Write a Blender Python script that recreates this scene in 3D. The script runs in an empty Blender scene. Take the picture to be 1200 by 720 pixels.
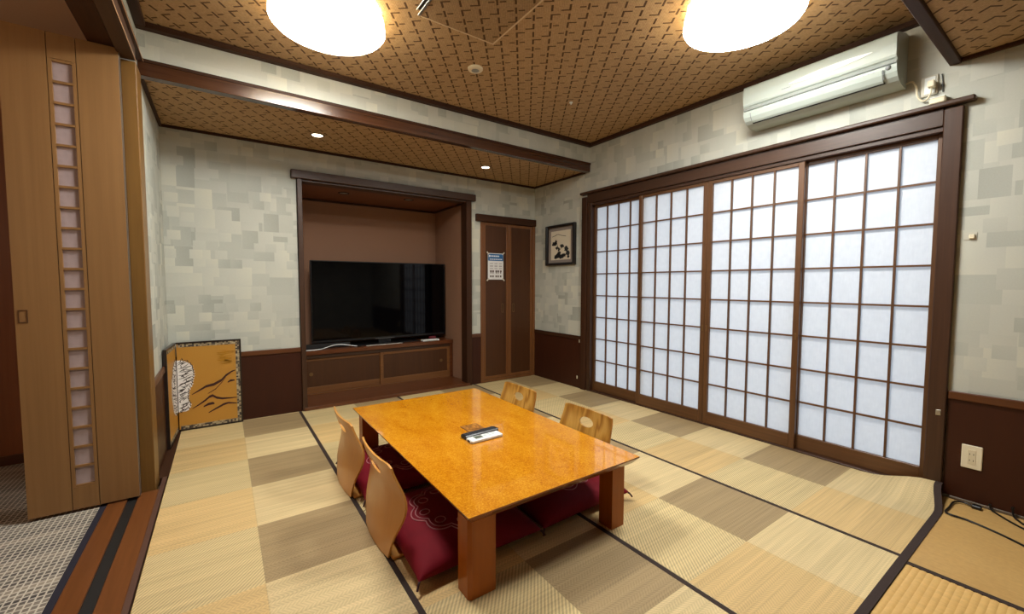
import bpy, bmesh, math, random
from mathutils import Vector, Matrix
random.seed(7)
S = bpy.context.scene
COL = S.collection

# ------------------------------------------------------------------ camera
cam_data = bpy.data.cameras.new('camera')
cam = bpy.data.objects.new('camera', cam_data)
COL.objects.link(cam)
YAW, PIT, ROL = 0.6075, -0.0558, 0.0017
_f = Vector((math.sin(YAW) * math.cos(PIT), math.cos(YAW) * math.cos(PIT), math.sin(PIT)))
_r0 = Vector((math.cos(YAW), -math.sin(YAW), 0)); _u0 = _r0.cross(_f)
_r = _r0 * math.cos(ROL) + _u0 * math.sin(ROL); _u = -_r0 * math.sin(ROL) + _u0 * math.cos(ROL)
_m = Matrix((_r, _u, -_f)).transposed().to_4x4(); _m.translation = (0, 0, 1.13)
cam.matrix_world = _m
cam_data.sensor_width = 36; cam_data.lens = 487.36 / 1200 * 36; cam_data.clip_start = 0.02
S.camera = cam
# ------------------------------------------------------------------ world, exposure, large lights
W = bpy.data.worlds.new('world'); S.world = W; W.use_nodes = True
W.node_tree.nodes['Background'].inputs[0].default_value = (0.72, 0.86, 1.0, 1)
W.node_tree.nodes['Background'].inputs[1].default_value = 1.10
S.view_settings.view_transform = 'Standard'; S.view_settings.look = 'None'
S.view_settings.gamma = 1; S.view_settings.use_curve_mapping = False
S.view_settings.exposure = 0.54
LAMP_STRENGTH = 48.0
HALL_POWER = 22.0

# ------------------------------------------------------------------ node helpers
def lin(c):
    return tuple(((v / 255) / 12.92 if v / 255 <= 0.04045 else ((v / 255 + 0.055) / 1.055) ** 2.4) for v in c) + (1,)

class X:
    """a float socket with arithmetic"""
    def __init__(s, nt, sock): s.nt, s.s = nt, sock
    def _op(s, op, *a):
        n = s.nt.nodes.new('ShaderNodeMath'); n.operation = op
        for i, v in enumerate((s,) + a):
            if isinstance(v, X): s.nt.links.new(v.s, n.inputs[i])
            else: n.inputs[i].default_value = v
        return X(s.nt, n.outputs[0])
    def __add__(s, o): return s._op('ADD', o)
    def __sub__(s, o): return s._op('SUBTRACT', o)
    def __mul__(s, o): return s._op('MULTIPLY', o)
    def __truediv__(s, o): return s._op('DIVIDE', o)
    def floor(s): return s._op('FLOOR')
    def fract(s): return s._op('FRACT')
    def mod(s, m): return s._op('FLOORED_MODULO', m)
    def abs(s): return s._op('ABSOLUTE')
    def gt(s, o): return s._op('GREATER_THAN', o)
    def lt(s, o): return s._op('LESS_THAN', o)
    def eq(s, o): return s._op('COMPARE', o, 0.25)
    def max(s, o): return s._op('MAXIMUM', o)
    def min(s, o): return s._op('MINIMUM', o)
    def pow(s, o): return s._op('POWER', o)
    def sin(s): return s._op('SINE')
    def within(s, a, b): return s.gt(a) * s.lt(b)

class Mat:
    def __init__(s, name, color=(200, 200, 200), rough=0.5, spec=0.5, metal=0.0, coat=0.0, coat_rough=0.05):
        s.m = bpy.data.materials.new(name); s.m.use_nodes = True
        s.nt = s.m.node_tree; s.b = s.nt.nodes['Principled BSDF']
        s.b.inputs['Base Color'].default_value = lin(color)
        s.b.inputs['Roughness'].default_value = rough
        s.b.inputs['Specular IOR Level'].default_value = spec
        s.b.inputs['Metallic'].default_value = metal
        s.b.inputs['Coat Weight'].default_value = coat
        s.b.inputs['Coat Roughness'].default_value = coat_rough
    def node(s, t, **k):
        n = s.nt.nodes.new(t)
        for a, v in k.items(): setattr(n, a, v)
        return n
    def pos(s, obj=False):
        if obj: c = s.node('ShaderNodeTexCoord').outputs['Object']
        else: c = s.node('ShaderNodeNewGeometry').outputs['Position']
        sp = s.node('ShaderNodeSeparateXYZ'); s.nt.links.new(c, sp.inputs[0])
        return X(s.nt, sp.outputs[0]), X(s.nt, sp.outputs[1]), X(s.nt, sp.outputs[2])
    def vec(s, x, y, z=0.0):
        n = s.node('ShaderNodeCombineXYZ')
        for i, v in enumerate((x, y, z)):
            if isinstance(v, X): s.nt.links.new(v.s, n.inputs[i])
            else: n.inputs[i].default_value = v
        return n.outputs[0]
    def white(s, x, y):
        n = s.node('ShaderNodeTexWhiteNoise', noise_dimensions='2D')
        s.nt.links.new(s.vec(x, y), n.inputs['Vector']); return X(s.nt, n.outputs['Value'])
    def noise(s, v, scale=1.0, detail=3.0, rough=0.5, dist=0.0):
        n = s.node('ShaderNodeTexNoise'); s.nt.links.new(v, n.inputs['Vector'])
        n.inputs['Scale'].default_value = scale; n.inputs['Detail'].default_value = detail
        n.inputs['Roughness'].default_value = rough; n.inputs['Distortion'].default_value = dist
        return X(s.nt, n.outputs['Fac'])
    def mix(s, fac, a, b, mode='MIX'):
        n = s.node('ShaderNodeMix', data_type='RGBA', blend_type=mode)
        for i, v in ((0, fac), (6, a), (7, b)):
            if isinstance(v, X): s.nt.links.new(v.s, n.inputs[i])
            elif hasattr(v, 'is_linked') or hasattr(v, 'links'): s.nt.links.new(v, n.inputs[i])
            else: n.inputs[i].default_value = v if i == 0 else (lin(v) if len(v) == 3 else v)
        return n.outputs[2]
    def ramp(s, fac, stops):
        n = s.node('ShaderNodeValToRGB'); e = n.color_ramp.elements
        while len(e) < len(stops): e.new(0.5)
        for i, (p, c) in enumerate(stops): e[i].position = p; e[i].color = lin(c)
        s.nt.links.new(fac.s, n.inputs[0]); return n.outputs[0]
    def scale_col(s, col, f):
        """multiply a colour by a float socket"""
        n = s.node('ShaderNodeVectorMath', operation='SCALE'); s.nt.links.new(col, n.inputs[0])
        s.nt.links.new(f.s, n.inputs['Scale']); return n.outputs[0]
    def color(s, sock): s.nt.links.new(sock, s.b.inputs['Base Color']); return s
    def roughs(s, x): s.nt.links.new(x.s, s.b.inputs['Roughness']); return s
    def bump(s, h, strength=0.3, dist=0.002):
        n = s.node('ShaderNodeBump'); n.inputs['Strength'].default_value = strength; n.inputs['Distance'].default_value = dist
        s.nt.links.new(h.s, n.inputs['Height']); s.nt.links.new(n.outputs[0], s.b.inputs['Normal']); return s

def wood(name, dark, light, axis='z', rough=0.35, spec=0.5, coat=0.0, fine=60, stretch=2.0, contrast=0.5, coat_rough=0.08):
    M = Mat(name, light, rough, spec, 0, coat, coat_rough)
    x, y, z = M.pos(True)
    k = dict(x=(stretch, fine, fine), y=(fine, stretch, fine), z=(fine, fine, stretch))[axis]
    n1 = M.noise(M.vec(x * k[0], y * k[1], z * k[2]), 1.0, 4, 0.6, 0.3)
    k2 = [v * 0.12 for v in k]
    n2 = M.noise(M.vec(x * k2[0], y * k2[1], z * k2[2]), 1.0, 2, 0.5, 1.2)
    v = n1 * 0.55 + n2 * 0.45
    M.color(M.ramp(v, [(0.5 - contrast * 0.5, dark), (0.5 + contrast * 0.5, light)]))
    M.bump(n1, 0.08, 0.001)
    return M.m

def plain(name, color, rough=0.5, spec=0.5, metal=0.0, coat=0.0, grain=0.0):
    M = Mat(name, color, rough, spec, metal, coat)
    if grain:
        x, y, z = M.pos(True)
        n = M.noise(M.vec(x, y, z), 180, 3)
        M.color(M.scale_col(M.mix(0.0, color, color), n * grain + (1 - grain * 0.5)))
        M.bump(n, 0.15, 0.001)
    return M.m

def wallpaper(name, axis):
    M = Mat(name, (180, 176, 160), 0.62, 0.25)
    x, y, z = M.pos()
    u = x if axis == 'x' else y
    nz = M.noise(M.vec(x, y, z), 2.2, 2)
    tone = M.white((u / 0.34).floor(), (z / 0.22).floor()) * 0.22 + 0.38
    seam = None
    for (w, h, ox, oz, p) in ((0.21, 0.150, 0.03, 0.02, 0.30), (0.150, 0.105, 0.07, 0.05, 0.50), (0.110, 0.150, 0.01, 0.09, 0.62), (0.080, 0.070, 0.04, 0.01, 0.82)):
        row = ((z + oz) / h).floor()
        sh = M.white(row, row * 0.37 + w) * 0.8
        a = (u + ox) / w + sh; b = (z + oz) / h
        r = M.white(a.floor(), b.floor() + w * 10)
        r2 = M.white(a.floor() + 13.7, b.floor() + 5.1)
        on = r.gt(p)
        fu, fv = a.fract(), b.fract()
        brush = (fu * (r2 - 0.5) + fv * (r - 0.75)) * 0.55
        val = r2 * 0.43 + 0.225 + brush * 0.9
        tone = tone * (on * -1 + 1) + val * on
    fine = M.noise(M.vec(x * 1.0, y * 1.0, z * 1.0), 160, 3)
    tone = tone * 0.85 + fine * 0.18 + nz * 0.12 - 0.07
    c = M.ramp(tone, [(0.0, (156, 157, 148)), (0.35, (176, 177, 167)), (0.62, (188, 188, 177)), (1.0, (206, 203, 184))])
    M.color(c)
    M.roughs(tone * -0.25 + 0.68)
    M.bump(tone * 0.6 + fine * 0.6, 0.12, 0.002)
    return M.m

def ceiling_paper(name, dim=1.0):
    M = Mat(name, (140, 105, 62), 0.7, 0.2)
    x, y, z = M.pos()
    # lattice: column step (.044,.0595), row step (.0735,-.0595)
    det = 0.044 * -0.0595 - 0.0735 * 0.0595
    a = (x * -0.0595 - y * 0.0735) / det
    b = (y * 0.044 - x * 0.0595) / det
    i, k = a.floor(), b.floor(); fa, fb = a.fract(), b.fract()
    t = (i - k).mod(4.0)
    vert = fb.within(0.44, 0.56) * fa.within(0.16, 0.84)
    gam = t.eq(2.0) * fa.within(0.16, 0.29) * fb.within(0.5, 0.99)
    el = t.eq(0.0) * fa.within(0.71, 0.84) * fb.within(0.01, 0.5)
    dash = t.eq(3.0) * fa.within(0.44, 0.57) * fb.within(0.01, 0.36).max(fb.within(0.64, 0.99))
    vm = fb.within(0.44, 0.56) * fa.within(0.24, 0.76)
    bars = vert.max(gam).max(el).max(dash)
    weave = ((x * 0.8 - y * 0.6) * 700).sin() * 0.5 + 0.5
    n = M.noise(M.vec(x, y, z), 90, 3)
    n2 = M.noise(M.vec(x, y, z), 3, 2)
    f = weave * 0.22 + n * 0.45 + 0.60 + n2 * 0.10
    f = f * dim
    base = M.scale_col(M.mix(n, (160, 129, 92), (180, 148, 108)), f)
    c = M.mix(bars * 0.88, base, (62, 36, 16))
    M.color(c); M.bump(bars * -0.7 + weave * 0.3, 0.35, 0.003)
    return M.m

def goza(name):
    M = Mat(name, (200, 175, 125), 0.55, 0.3)
    x, y, z = M.pos()
    a = (x + 0.3395) / 0.4395; b = (y - 0.41) / 0.4517
    i, j = a.floor().mod(2.0), b.floor().mod(2.0)
    streak = M.noise(M.vec(x * 1.3, y * 95.0, 0.0), 1.0, 3, 0.7)
    streak2 = M.noise(M.vec(x * 0.9, y * 16.0, 3.0), 1.0, 2, 0.5)
    # herringbone twill: slanted strokes whose slant flips from band to band
    band = (y / 0.024).floor().mod(2.0) * 2.0 - 1.0
    tw = ((x / 0.0145 + band * (y / 0.018)) * 6.2832 + streak * 5.0).sin() * 0.5 + 0.5
    tw2 = ((x / 0.016 - y / 0.020) * 6.2832).sin() * 0.5 + 0.5
    thread = (y / 0.0042 * 6.2832).sin() * 0.5 + 0.5
    G = i.lt(0.5) * j.gt(0.5)
    rnd = M.white(a.floor(), b.floor())
    f = streak * 0.80 + streak2 * 0.50 + rnd * 0.08 + 0.32
    relief = (tw * 0.19) * (G * -1 + 1) + tw2 * 0.50 * G + thread * 0.06
    f = f + relief - 0.10 - G * 0.14
    odd = M.mix(j, (201, 178, 132), (154, 131, 94))       # pale / dark squares
    even = M.mix(j, (198, 167, 114), (193, 171, 124))     # tan / coarse squares
    base = M.mix(i, even, odd)
    joint = (a.fract() - 0.5).abs().gt(0.4955).max((b.fract() - 0.5).abs().gt(0.497))
    M.color(M.scale_col(base, f - joint * 0.12))
    M.bump(relief * 2.0 + streak * 0.3, 0.35, 0.002)
    return M.m

def tatami(name, c1, c2):
    M = Mat(name, c1, 0.5, 0.35)
    x, y, z = M.pos()
    n = M.noise(M.vec(x * 160.0, y * 5.0, 0.0), 1.0, 3, 0.6)
    n2 = M.noise(M.vec(x, y, z), 5.0, 4)
    n3 = M.noise(M.vec(x, y, z), 60.0, 2)
    M.color(M.scale_col(M.mix(n2, c1, c2), n * 0.3 + n3 * 0.25 + 0.72))
    M.bump(n, 0.2, 0.001)
    return M.m

def hall_weave(name):
    M = Mat(name, (120, 112, 104), 0.6, 0.3)
    x, y, z = M.pos()
    la = (x / 0.021).fract().lt(0.24); lb = (y / 0.026).fract().lt(0.24)
    st = M.noise(M.vec(x * 1.2, y * 14.0, 0.0), 1.0, 3, 0.6)
    st2 = M.noise(M.vec(x * 4.0 + y * 8.0, y * 40.0, 0.0), 1.0, 2, 0.6)
    base = M.ramp(st * 0.7 + st2 * 0.3, [(0.35, (48, 45, 46)), (0.5, (100, 93, 86)), (0.64, (150, 138, 122))])
    c = M.mix(la.max(lb) * 0.8, base, (205, 197, 180))
    M.color(c); M.bump(la.max(lb), 0.3, 0.002)
    return M.m

def burl(name):
    M = Mat(name, (222, 146, 30), 0.22, 0.5, 0, 1.0, 0.03)
    x, y, z = M.pos(True)
    v = M.vec(x, y, z)
    n = M.noise(v, 55, 4, 0.7, 1.5); n2 = M.noise(M.vec(x * 1.0, y * 0.35, z), 9, 3, 0.6, 0.8); n3 = M.noise(v, 170, 2, 0.5)
    f = n * 0.42 + n2 * 0.22 + n3 * 0.36
    M.color(M.ramp(f, [(0.38, (182, 104, 10)), (0.5, (210, 134, 18)), (0.62, (230, 164, 42))]))
    return M.m

def oak(name):
    M = Mat(name, (214, 156, 76), 0.3, 0.5, 0, 0.4, 0.1)
    x, y, z = M.pos(True)
    n = M.noise(M.vec(x, y * 4.0, z * 1.5), 2.0, 2, 0.5, 0.6)
    rings = ((n * 14.0 + y * 30.0) * 1.6).sin() * 0.5 + 0.5
    fine = M.noise(M.vec(y * 220, z * 9, x), 1.0, 3)
    M.color(M.ramp(rings * 0.5 + fine * 0.5, [(0.2, (164, 106, 36)), (0.55, (204, 148, 62)), (0.85, (220, 168, 84))]))
    return M.m

def paper(name):
    M = Mat(name, (226, 228, 232), 0.75, 0.2)
    nt = M.nt; x, y, z = M.pos()
    n = M.noise(M.vec(x * 30, y * 30, z * 30), 1.0, 4)
    n2 = M.noise(M.vec(x, y * 120, z * 20), 1.0, 2)
    c = M.mix(n * 0.6 + n2 * 0.4, (206, 208, 214), (228, 230, 234)); M.color(c)
    tr = M.node('ShaderNodeBsdfTranslucent'); nt.links.new(c, tr.inputs[0])
    mx = M.node('ShaderNodeMixShader'); mx.inputs[0].default_value = 0.36
    nt.links.new(M.b.outputs[0], mx.inputs[1]); nt.links.new(tr.outputs[0], mx.inputs[2])
    nt.links.new(mx.outputs[0], nt.nodes['Material Output'].inputs[0])
    return M.m

def emit(name, color, strength):
    M = Mat(name, color, 0.4)
    M.b.inputs['Emission Color'].default_value = lin(color); M.b.inputs['Emission Strength'].default_value = strength
    return M.m

def frosted(name, color):
    M = Mat(name, color, 0.25, 0.5); x, y, z = M.pos(True)
    n = M.noise(M.vec(x, y, z), 35, 3)
    M.color(M.scale_col(M.mix(0.0, color, color), n * 0.35 + 0.82)); M.bump(n, 0.2, 0.002)
    return M.m

def velvet(name):
    M = Mat(name, (104, 8, 24), 0.75, 0.2); x, y, z = M.pos(True)
    n = M.noise(M.vec(x, y, z), 260, 2); n2 = M.noise(M.vec(x, y, z), 14, 3)
    M.color(M.scale_col(M.mix(n2, (98, 4, 20), (124, 8, 28)), n * 0.3 + 0.85)); M.bump(n2 * 0.8 + n * 0.2, 0.25, 0.004)
    return M.m

WP = {'x': wallpaper('wallpaper_along_x', 'x'), 'y': wallpaper('wallpaper_along_y', 'y')}
CEIL = ceiling_paper('ceiling_paper'); HATCH = ceiling_paper('hatch_paper', 0.78)
GOZA = goza('woven_rush')
DARK = {a: wood('dark_wood_' + a, (42, 23, 12), (70, 41, 23), a, 0.55, 0.2, 0.0) for a in 'xyz'}
FRAME = {a: wood('frame_wood_' + a, (44, 25, 14), (74, 47, 30), a, 0.42, 0.4, 0.0) for a in 'xyz'}
BEAM = wood('beam_wood', (40, 20, 10), (84, 50, 30), 'x', 0.24, 0.5, 0.4, 45, 1.4, 0.5, 0.12)
SHOJI = {a: wood('shoji_wood_' + a, (72, 44, 20), (108, 70, 38), a, 0.42) for a in 'xyz'}
WAIN = wood('wainscot_board', (48, 20, 9), (64, 29, 13), 'z', 0.45, 0.3, 0.0, 40, 6.0, 0.9)
RAIL = {a: wood('dado_wood_' + a, (70, 36, 16), (98, 56, 28), a, 0.35) for a in 'xyz'}
LEAF = wood('door_veneer', (124, 89, 52), (148, 110, 68), 'z', 0.5, 0.3, 0.0, 50, 1.2, 0.6)
LEAFD = wood('door_groove', (70, 42, 18), (90, 56, 26), 'z', 0.5)
POST = wood('post_wood', (98, 66, 26), (124, 88, 40), 'z', 0.4)
SILL = wood('sill_wood', (84, 46, 20), (122, 72, 35), 'y', 0.35, 0.4, 0.1, 50, 2.0, 0.6)
CLO = wood('closet_panel', (62, 34, 14), (78, 45, 20), 'z', 0.45, 0.4, 0, 60, 2)
CLOF = wood('closet_frame', (96, 56, 26), (124, 78, 40), 'z', 0.4)
CABF = wood('cabinet_frame', (96, 58, 28), (130, 84, 44), 'x', 0.38)
CABT = wood('cabinet_top', (80, 40, 18), (112, 62, 32), 'x', 0.3, 0.5, 0.2)
ALC = plain('alcove_plaster', (152, 114, 90), 0.8, 0.2, grain=0.25)
HALLW = wood('hall_wall_panel', (120, 64, 28), (148, 86, 42), 'z', 0.5)
HALLC = plain('hall_ceiling_board', (206, 164, 126), 0.6, 0.3, grain=0.2)
TOP = burl('burl_veneer')
LEG = wood('table_leg_wood', (146, 74, 12), (182, 100, 20), 'z', 0.4, 0.3, 0.12, 40, 3, 0.7)
EDGE = wood('table_edge_wood', (112, 56, 14), (150, 84, 26), 'x', 0.25, 0.5, 0.5)
PLY = wood('bent_plywood', (198, 134, 60), (216, 154, 76), 'z', 0.32, 0.5, 0.25, 40, 3, 0.8)
OAK = oak('oak_board')
RED = velvet('crimson_cloth')
BLACK = plain('black_plastic', (14, 14, 16), 0.35)
MATTE = plain('matte_black', (18, 16, 15), 0.6)
SCREEN = Mat('tv_glass', (4, 4, 6), 0.05, 0.22).m
WHITE = plain('white_plastic', (228, 232, 228), 0.35, 0.5)
CREAM = plain('cream_plastic', (226, 216, 188), 0.4)
GREY = plain('grey_plastic', (132, 136, 138), 0.35, 0.5)
STEEL = plain('aluminium', (186, 184, 178), 0.3, 0.5, 0.9)
BRONZE = plain('bronze_fitting', (120, 92, 58), 0.4, 0.5, 0.6)
TAPE = plain('dark_cloth_tape', (58, 46, 42), 0.8, 0.2, grain=0.5)
NAVY = plain('navy_cloth_tape', (40, 38, 48), 0.8, 0.2, grain=0.5)
PAPER = paper('shoji_paper')
LAMP = emit('lamp_diffuser', (249, 251, 246), LAMP_STRENGTH)
DOWN = emit('downlight_lens', (255, 238, 205), 5.0)
GOLD = plain('gold_leaf', (186, 134, 54), 0.45, 0.5, 0.15, grain=0.15)
INK = plain('brown_ink', (58, 22, 18), 0.6)
SUMI = plain('black_ink', (30, 32, 34), 0.7)
PALE = plain('white_paint', (226, 220, 214), 0.6)

# ------------------------------------------------------------------ object helpers
OFF = {}
def link(o, parent=None):
    COL.objects.link(o)
    if parent is not None: o.parent = parent
    OFF[o.name] = OFF.get(parent.name, Vector()) if parent is not None else Vector()
    return o
def tag(o, label, cat, group=None):
    o['label'] = label; o['category'] = cat
    if group: o['group'] = group
    return o
def thing(name, label, cat, loc=(0, 0, 0), group=None, rz=0.0):
    o = bpy.data.objects.new(name, None); o.empty_display_size = 0.1
    link(o); o.location = loc; o.rotation_euler = (0, 0, rz); OFF[o.name] = Vector(loc)
    return tag(o, label, cat, group)
def struct(name):
    o = bpy.data.objects.new(name, None); link(o); o['kind'] = 'structure'; return o
def finish(name, bm, mats, parent=None, kind=None, smooth=False, local=False):
    off = OFF.get(parent.name, Vector()) if parent is not None and not local else Vector()
    if off.length: bmesh.ops.translate(bm, verts=bm.verts, vec=-off)
    bmesh.ops.recalc_face_normals(bm, faces=bm.faces)
    me = bpy.data.meshes.new(name); bm.to_mesh(me); bm.free()
    for m in (mats if isinstance(mats, (list, tuple)) else [mats]): me.materials.append(m)
    if smooth:
        for p in me.polygons: p.use_smooth = True
        try: me.set_sharp_from_angle(angle=math.radians(38))
        except Exception: pass
    o = bpy.data.objects.new(name, me); link(o, parent)
    if kind: o['kind'] = kind
    return o
def add_box(bm, a, b, bev=0.0, mi=0):
    c = [(a[i] + b[i]) / 2 for i in range(3)]; s = [abs(b[i] - a[i]) for i in range(3)]
    r = bmesh.ops.create_cube(bm, size=1.0, matrix=Matrix.Translation(c) @ Matrix.Diagonal((*s, 1)))
    for f in {f for v in r['verts'] for f in v.link_faces}: f.material_index = mi
    if bev > 0:
        bmesh.ops.bevel(bm, geom=list({e for v in r['verts'] for e in v.link_edges}), offset=min(bev, min(s) * 0.4), segments=1, affect='EDGES')
def box(name, a, b, mat, parent=None, bev=0.0, kind=None):
    bm = bmesh.new(); add_box(bm, a, b, bev); return finish(name, bm, mat, parent, kind)
def boxes(name, lst, mat, parent=None, kind=None, bev=0.0):
    bm = bmesh.new()
    for a, b in lst: add_box(bm, a, b, bev)
    return finish(name, bm, mat, parent, kind)
def add_cyl(bm, c, r, h, axis='z', seg=28, r2=None, mi=0):
    R = {'z': Matrix.Identity(4), 'x': Matrix.Rotation(math.pi / 2, 4, 'Y'), 'y': Matrix.Rotation(-math.pi / 2, 4, 'X')}[axis]
    q = bmesh.ops.create_cone(bm, cap_ends=True, segments=seg, radius1=r, radius2=r if r2 is None else r2, depth=h, matrix=Matrix.Translation(c) @ R)
    for f in {f for v in q['verts'] for f in v.link_faces}: f.material_index = mi
def cyl(name, c, r, h, mat, parent=None, axis='z', seg=28, r2=None):
    bm = bmesh.new(); add_cyl(bm, c, r, h, axis, seg, r2); return finish(name, bm, mat, parent, smooth=True)
def add_lathe(bm, c, prof, seg=48):
    rings = []
    for (r, z) in prof:
        rings.append([bm.verts.new((c[0] + r * math.cos(2 * math.pi * k / seg), c[1] + r * math.sin(2 * math.pi * k / seg), c[2] + z)) for k in range(seg)] if r > 1e-6 else [bm.verts.new((c[0], c[1], c[2] + z))])
    for A, B in zip(rings, rings[1:]):
        for k in range(seg):
            a = [A[k % len(A)], A[(k + 1) % len(A)]] if len(A) > 1 else [A[0]]
            b = [B[(k + 1) % len(B)], B[k % len(B)]] if len(B) > 1 else [B[0]]
            try: bm.faces.new(a + b)
            except ValueError: pass
def spline(pts, n=8):
    P = [Vector(p) for p in pts]; out = []
    for i in range(len(P) - 1):
        p0, p1, p2, p3 = P[max(i - 1, 0)], P[i], P[i + 1], P[min(i + 2, len(P) - 1)]
        for k in range(n):
            t = k / n
            out.append(0.5 * ((2 * p1) + (p2 - p0) * t + (2 * p0 - 5 * p1 + 4 * p2 - p3) * t * t + (3 * p1 - p0 - 3 * p2 + p3) * t ** 3))
    return out + [P[-1]]
def add_tube(bm, pts, r, seg=7):
    rings = []
    for i, p in enumerate(pts):
        d = (pts[min(i + 1, len(pts) - 1)] - pts[max(i - 1, 0)]).normalized()
        a = d.cross(Vector((0, 0, 1)) if abs(d.z) < 0.9 else Vector((1, 0, 0))).normalized(); b = d.cross(a)
        rings.append([bm.verts.new(p + a * r * math.cos(2 * math.pi * k / seg) + b * r * math.sin(2 * math.pi * k / seg)) for k in range(seg)])
    for A, B in zip(rings, rings[1:]):
        for k in range(seg): bm.faces.new((A[k], A[(k + 1) % seg], B[(k + 1) % seg], B[k]))
    bm.faces.new(rings[0]); bm.faces.new(rings[-1][::-1])
def tube(name, pts, r, mat, parent=None, n=8, seg=7):
    bm = bmesh.new(); add_tube(bm, spline(pts, n), r, seg); return finish(name, bm, mat, parent, smooth=True)
def add_prism(bm, poly, axis, t0, t1, mi=0):
    """extrude a 2-D polygon; poly gives the other two coordinates in x,y,z order"""
    def P(p, t): q = list(p); q.insert('xyz'.index(axis), t); return q
    A = [bm.verts.new(P(p, t0)) for p in poly]; B = [bm.verts.new(P(p, t1)) for p in poly]
    fs = [bm.faces.new(A), bm.faces.new(B[::-1])]
    for k in range(len(A)): fs.append(bm.faces.new((A[k], B[k], B[(k + 1) % len(A)], A[(k + 1) % len(A)])))
    for f in fs: f.material_index = mi
def prism(name, poly, axis, t0, t1, mat, parent=None, smooth=False):
    bm = bmesh.new(); add_prism(bm, poly, axis, t0, t1); return finish(name, bm, mat, parent, smooth=smooth)
def copy_tree(o, parent=None):
    c = o.copy(); COL.objects.link(c); c.parent = parent
    for ch in list(o.children): copy_tree(ch, c)
    return c

def smooth(t): t = min(max(t, 0.0), 1.0); return t * t * (3 - 2 * t)
XR, XL, YB, YF, ZC, ZL = 3.150, -0.350, 4.047, 3.129, 2.562, 2.300
YN = -1.6          # the wall behind the camera

GLINT = plain('casing_highlight', (176, 132, 96), 0.4)  # pale strips paint the highlights along the header casing's edges
# ================================================================== SETTING
# ---- floors
fl = struct('floor')
boxes('floor_slab', [((-0.32, YN, -0.12), (XR + 0.13, YB + 0.9, -0.045)), ((-0.46, 2.935, -0.12), (-0.3205, YB + 0.1, -0.045))], plain('subfloor', (90, 70, 50)), fl)
def ribbed_mat(x0, x1, y0, y1, zt, pitch, amp):
    bm = bmesh.new(); n = int((y1 - y0) / pitch); prof = []
    for k in range(n):
        for t in range(5):
            prof.append((y0 + (k + t / 5) * (y1 - y0) / n, zt - amp * (1 - abs(math.sin(math.pi * t / 5)) ** 0.6)))
    prof.append((y1, zt - amp))
    A = [bm.verts.new((x0, y, z)) for y, z in prof]; B = [bm.verts.new((x1, y, z)) for y, z in prof]
    for k in range(len(A) - 1): bm.faces.new((A[k], A[k + 1], B[k + 1], B[k]))
    a0, b0, a1, b1 = (bm.verts.new(p) for p in ((x0, y0, -0.044), (x1, y0, -0.044), (x0, y1, -0.044), (x1, y1, -0.044)))
    bm.faces.new((A[0], B[0], b0, a0)); bm.faces.new((A[-1], a1, b1, B[-1])); bm.faces.new((a0, b0, b1, a1))
    return finish('tatami_mat', bm, tatami('ribbed_tatami', (216, 176, 108), (206, 162, 96)), fl, smooth=True)
m1 = ribbed_mat(1.40, 2.245, YN, 0.422, -0.003, 0.0205, 0.0022)
box('cloth_border', (2.2455, YN, -0.043), (2.2700, 0.422, -0.0015), TAPE, m1)
m2 = box('tatami_mat', (2.2705, YN, -0.044), (XR, 0.44, -0.003), tatami('smooth_tatami', (180, 140, 82), (196, 158, 98)), fl)
box('tatami_mat', (-0.295, YN, -0.044), (1.3990, 0.41, -0.003), tatami('tatami_plain', (200, 165, 100), (190, 150, 88)), fl)
box('tatami_mat', (-0.295, 0.442, -0.044), (XR, 2.22, -0.006), tatami('tatami_under', (190, 155, 95), (180, 145, 85)), fl)
box('tatami_mat', (-0.295, 2.222, -0.044), (XR, YB, -0.006), tatami('tatami_under_far', (190, 155, 95), (180, 145, 85)), fl)
hf = struct('hall_floor')
box('floor_slab', (-3.2, YN, -0.10), (-0.518, 4.4, -0.012), plain('hall_subfloor', (70, 60, 50)), hf)
box('woven_mat', (-3.2, YN, -0.0115), (-0.545, 3.86, -0.004), hall_weave('hall_woven'), hf)
box('cloth_border', (-0.5445, YN, -0.0115), (-0.518, 3.86, -0.003), NAVY, hf)
sl = struct('sill_doorway')
box('board', (-0.5170, YN, -0.06), (-0.4420, 2.93, 0.002), SILL, sl, 0.002)
box('groove', (-0.4415, YN, -0.06), (-0.4005, 2.93, -0.006), MATTE, sl)
box('board', (-0.4000, YN, -0.06), (-0.3200, 2.93, 0.002), SILL, sl, 0.002)
box('edge_strip', (-0.3195, YN, -0.06), (-0.3000, 3.10, 0.002), plain('plum_edge', (84, 56, 44), 0.5), sl)

# ---- back wall
wb = struct('wall_back')
boxes('plaster', [((-0.50, YB, -0.05), (0.545, YB + 0.12, 2.36)), ((0.545, YB, 2.05), (2.26, YB + 0.12, 2.36)),
                  ((2.26, YB, -0.05), (2.385, YB + 0.12, 2.36)), ((2.385, YB, 1.84), (3.30, YB + 0.12, 2.36))], WP['x'], wb)
box('wainscot', (XL, YB - 0.008, 0.0), (0.549, YB, 0.530), WAIN, wb)
box('dado_rail', (XL, YB - 0.018, 0.5305), (0.549, YB, 0.570), RAIL['x'], wb, 0.003)
box('wainscot', (2.258, YB - 0.008, 0.0), (2.379, YB, 0.530), WAIN, wb)
box('dado_rail', (2.258, YB - 0.018, 0.5305), (2.379, YB, 0.570), RAIL['x'], wb, 0.003)
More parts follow.
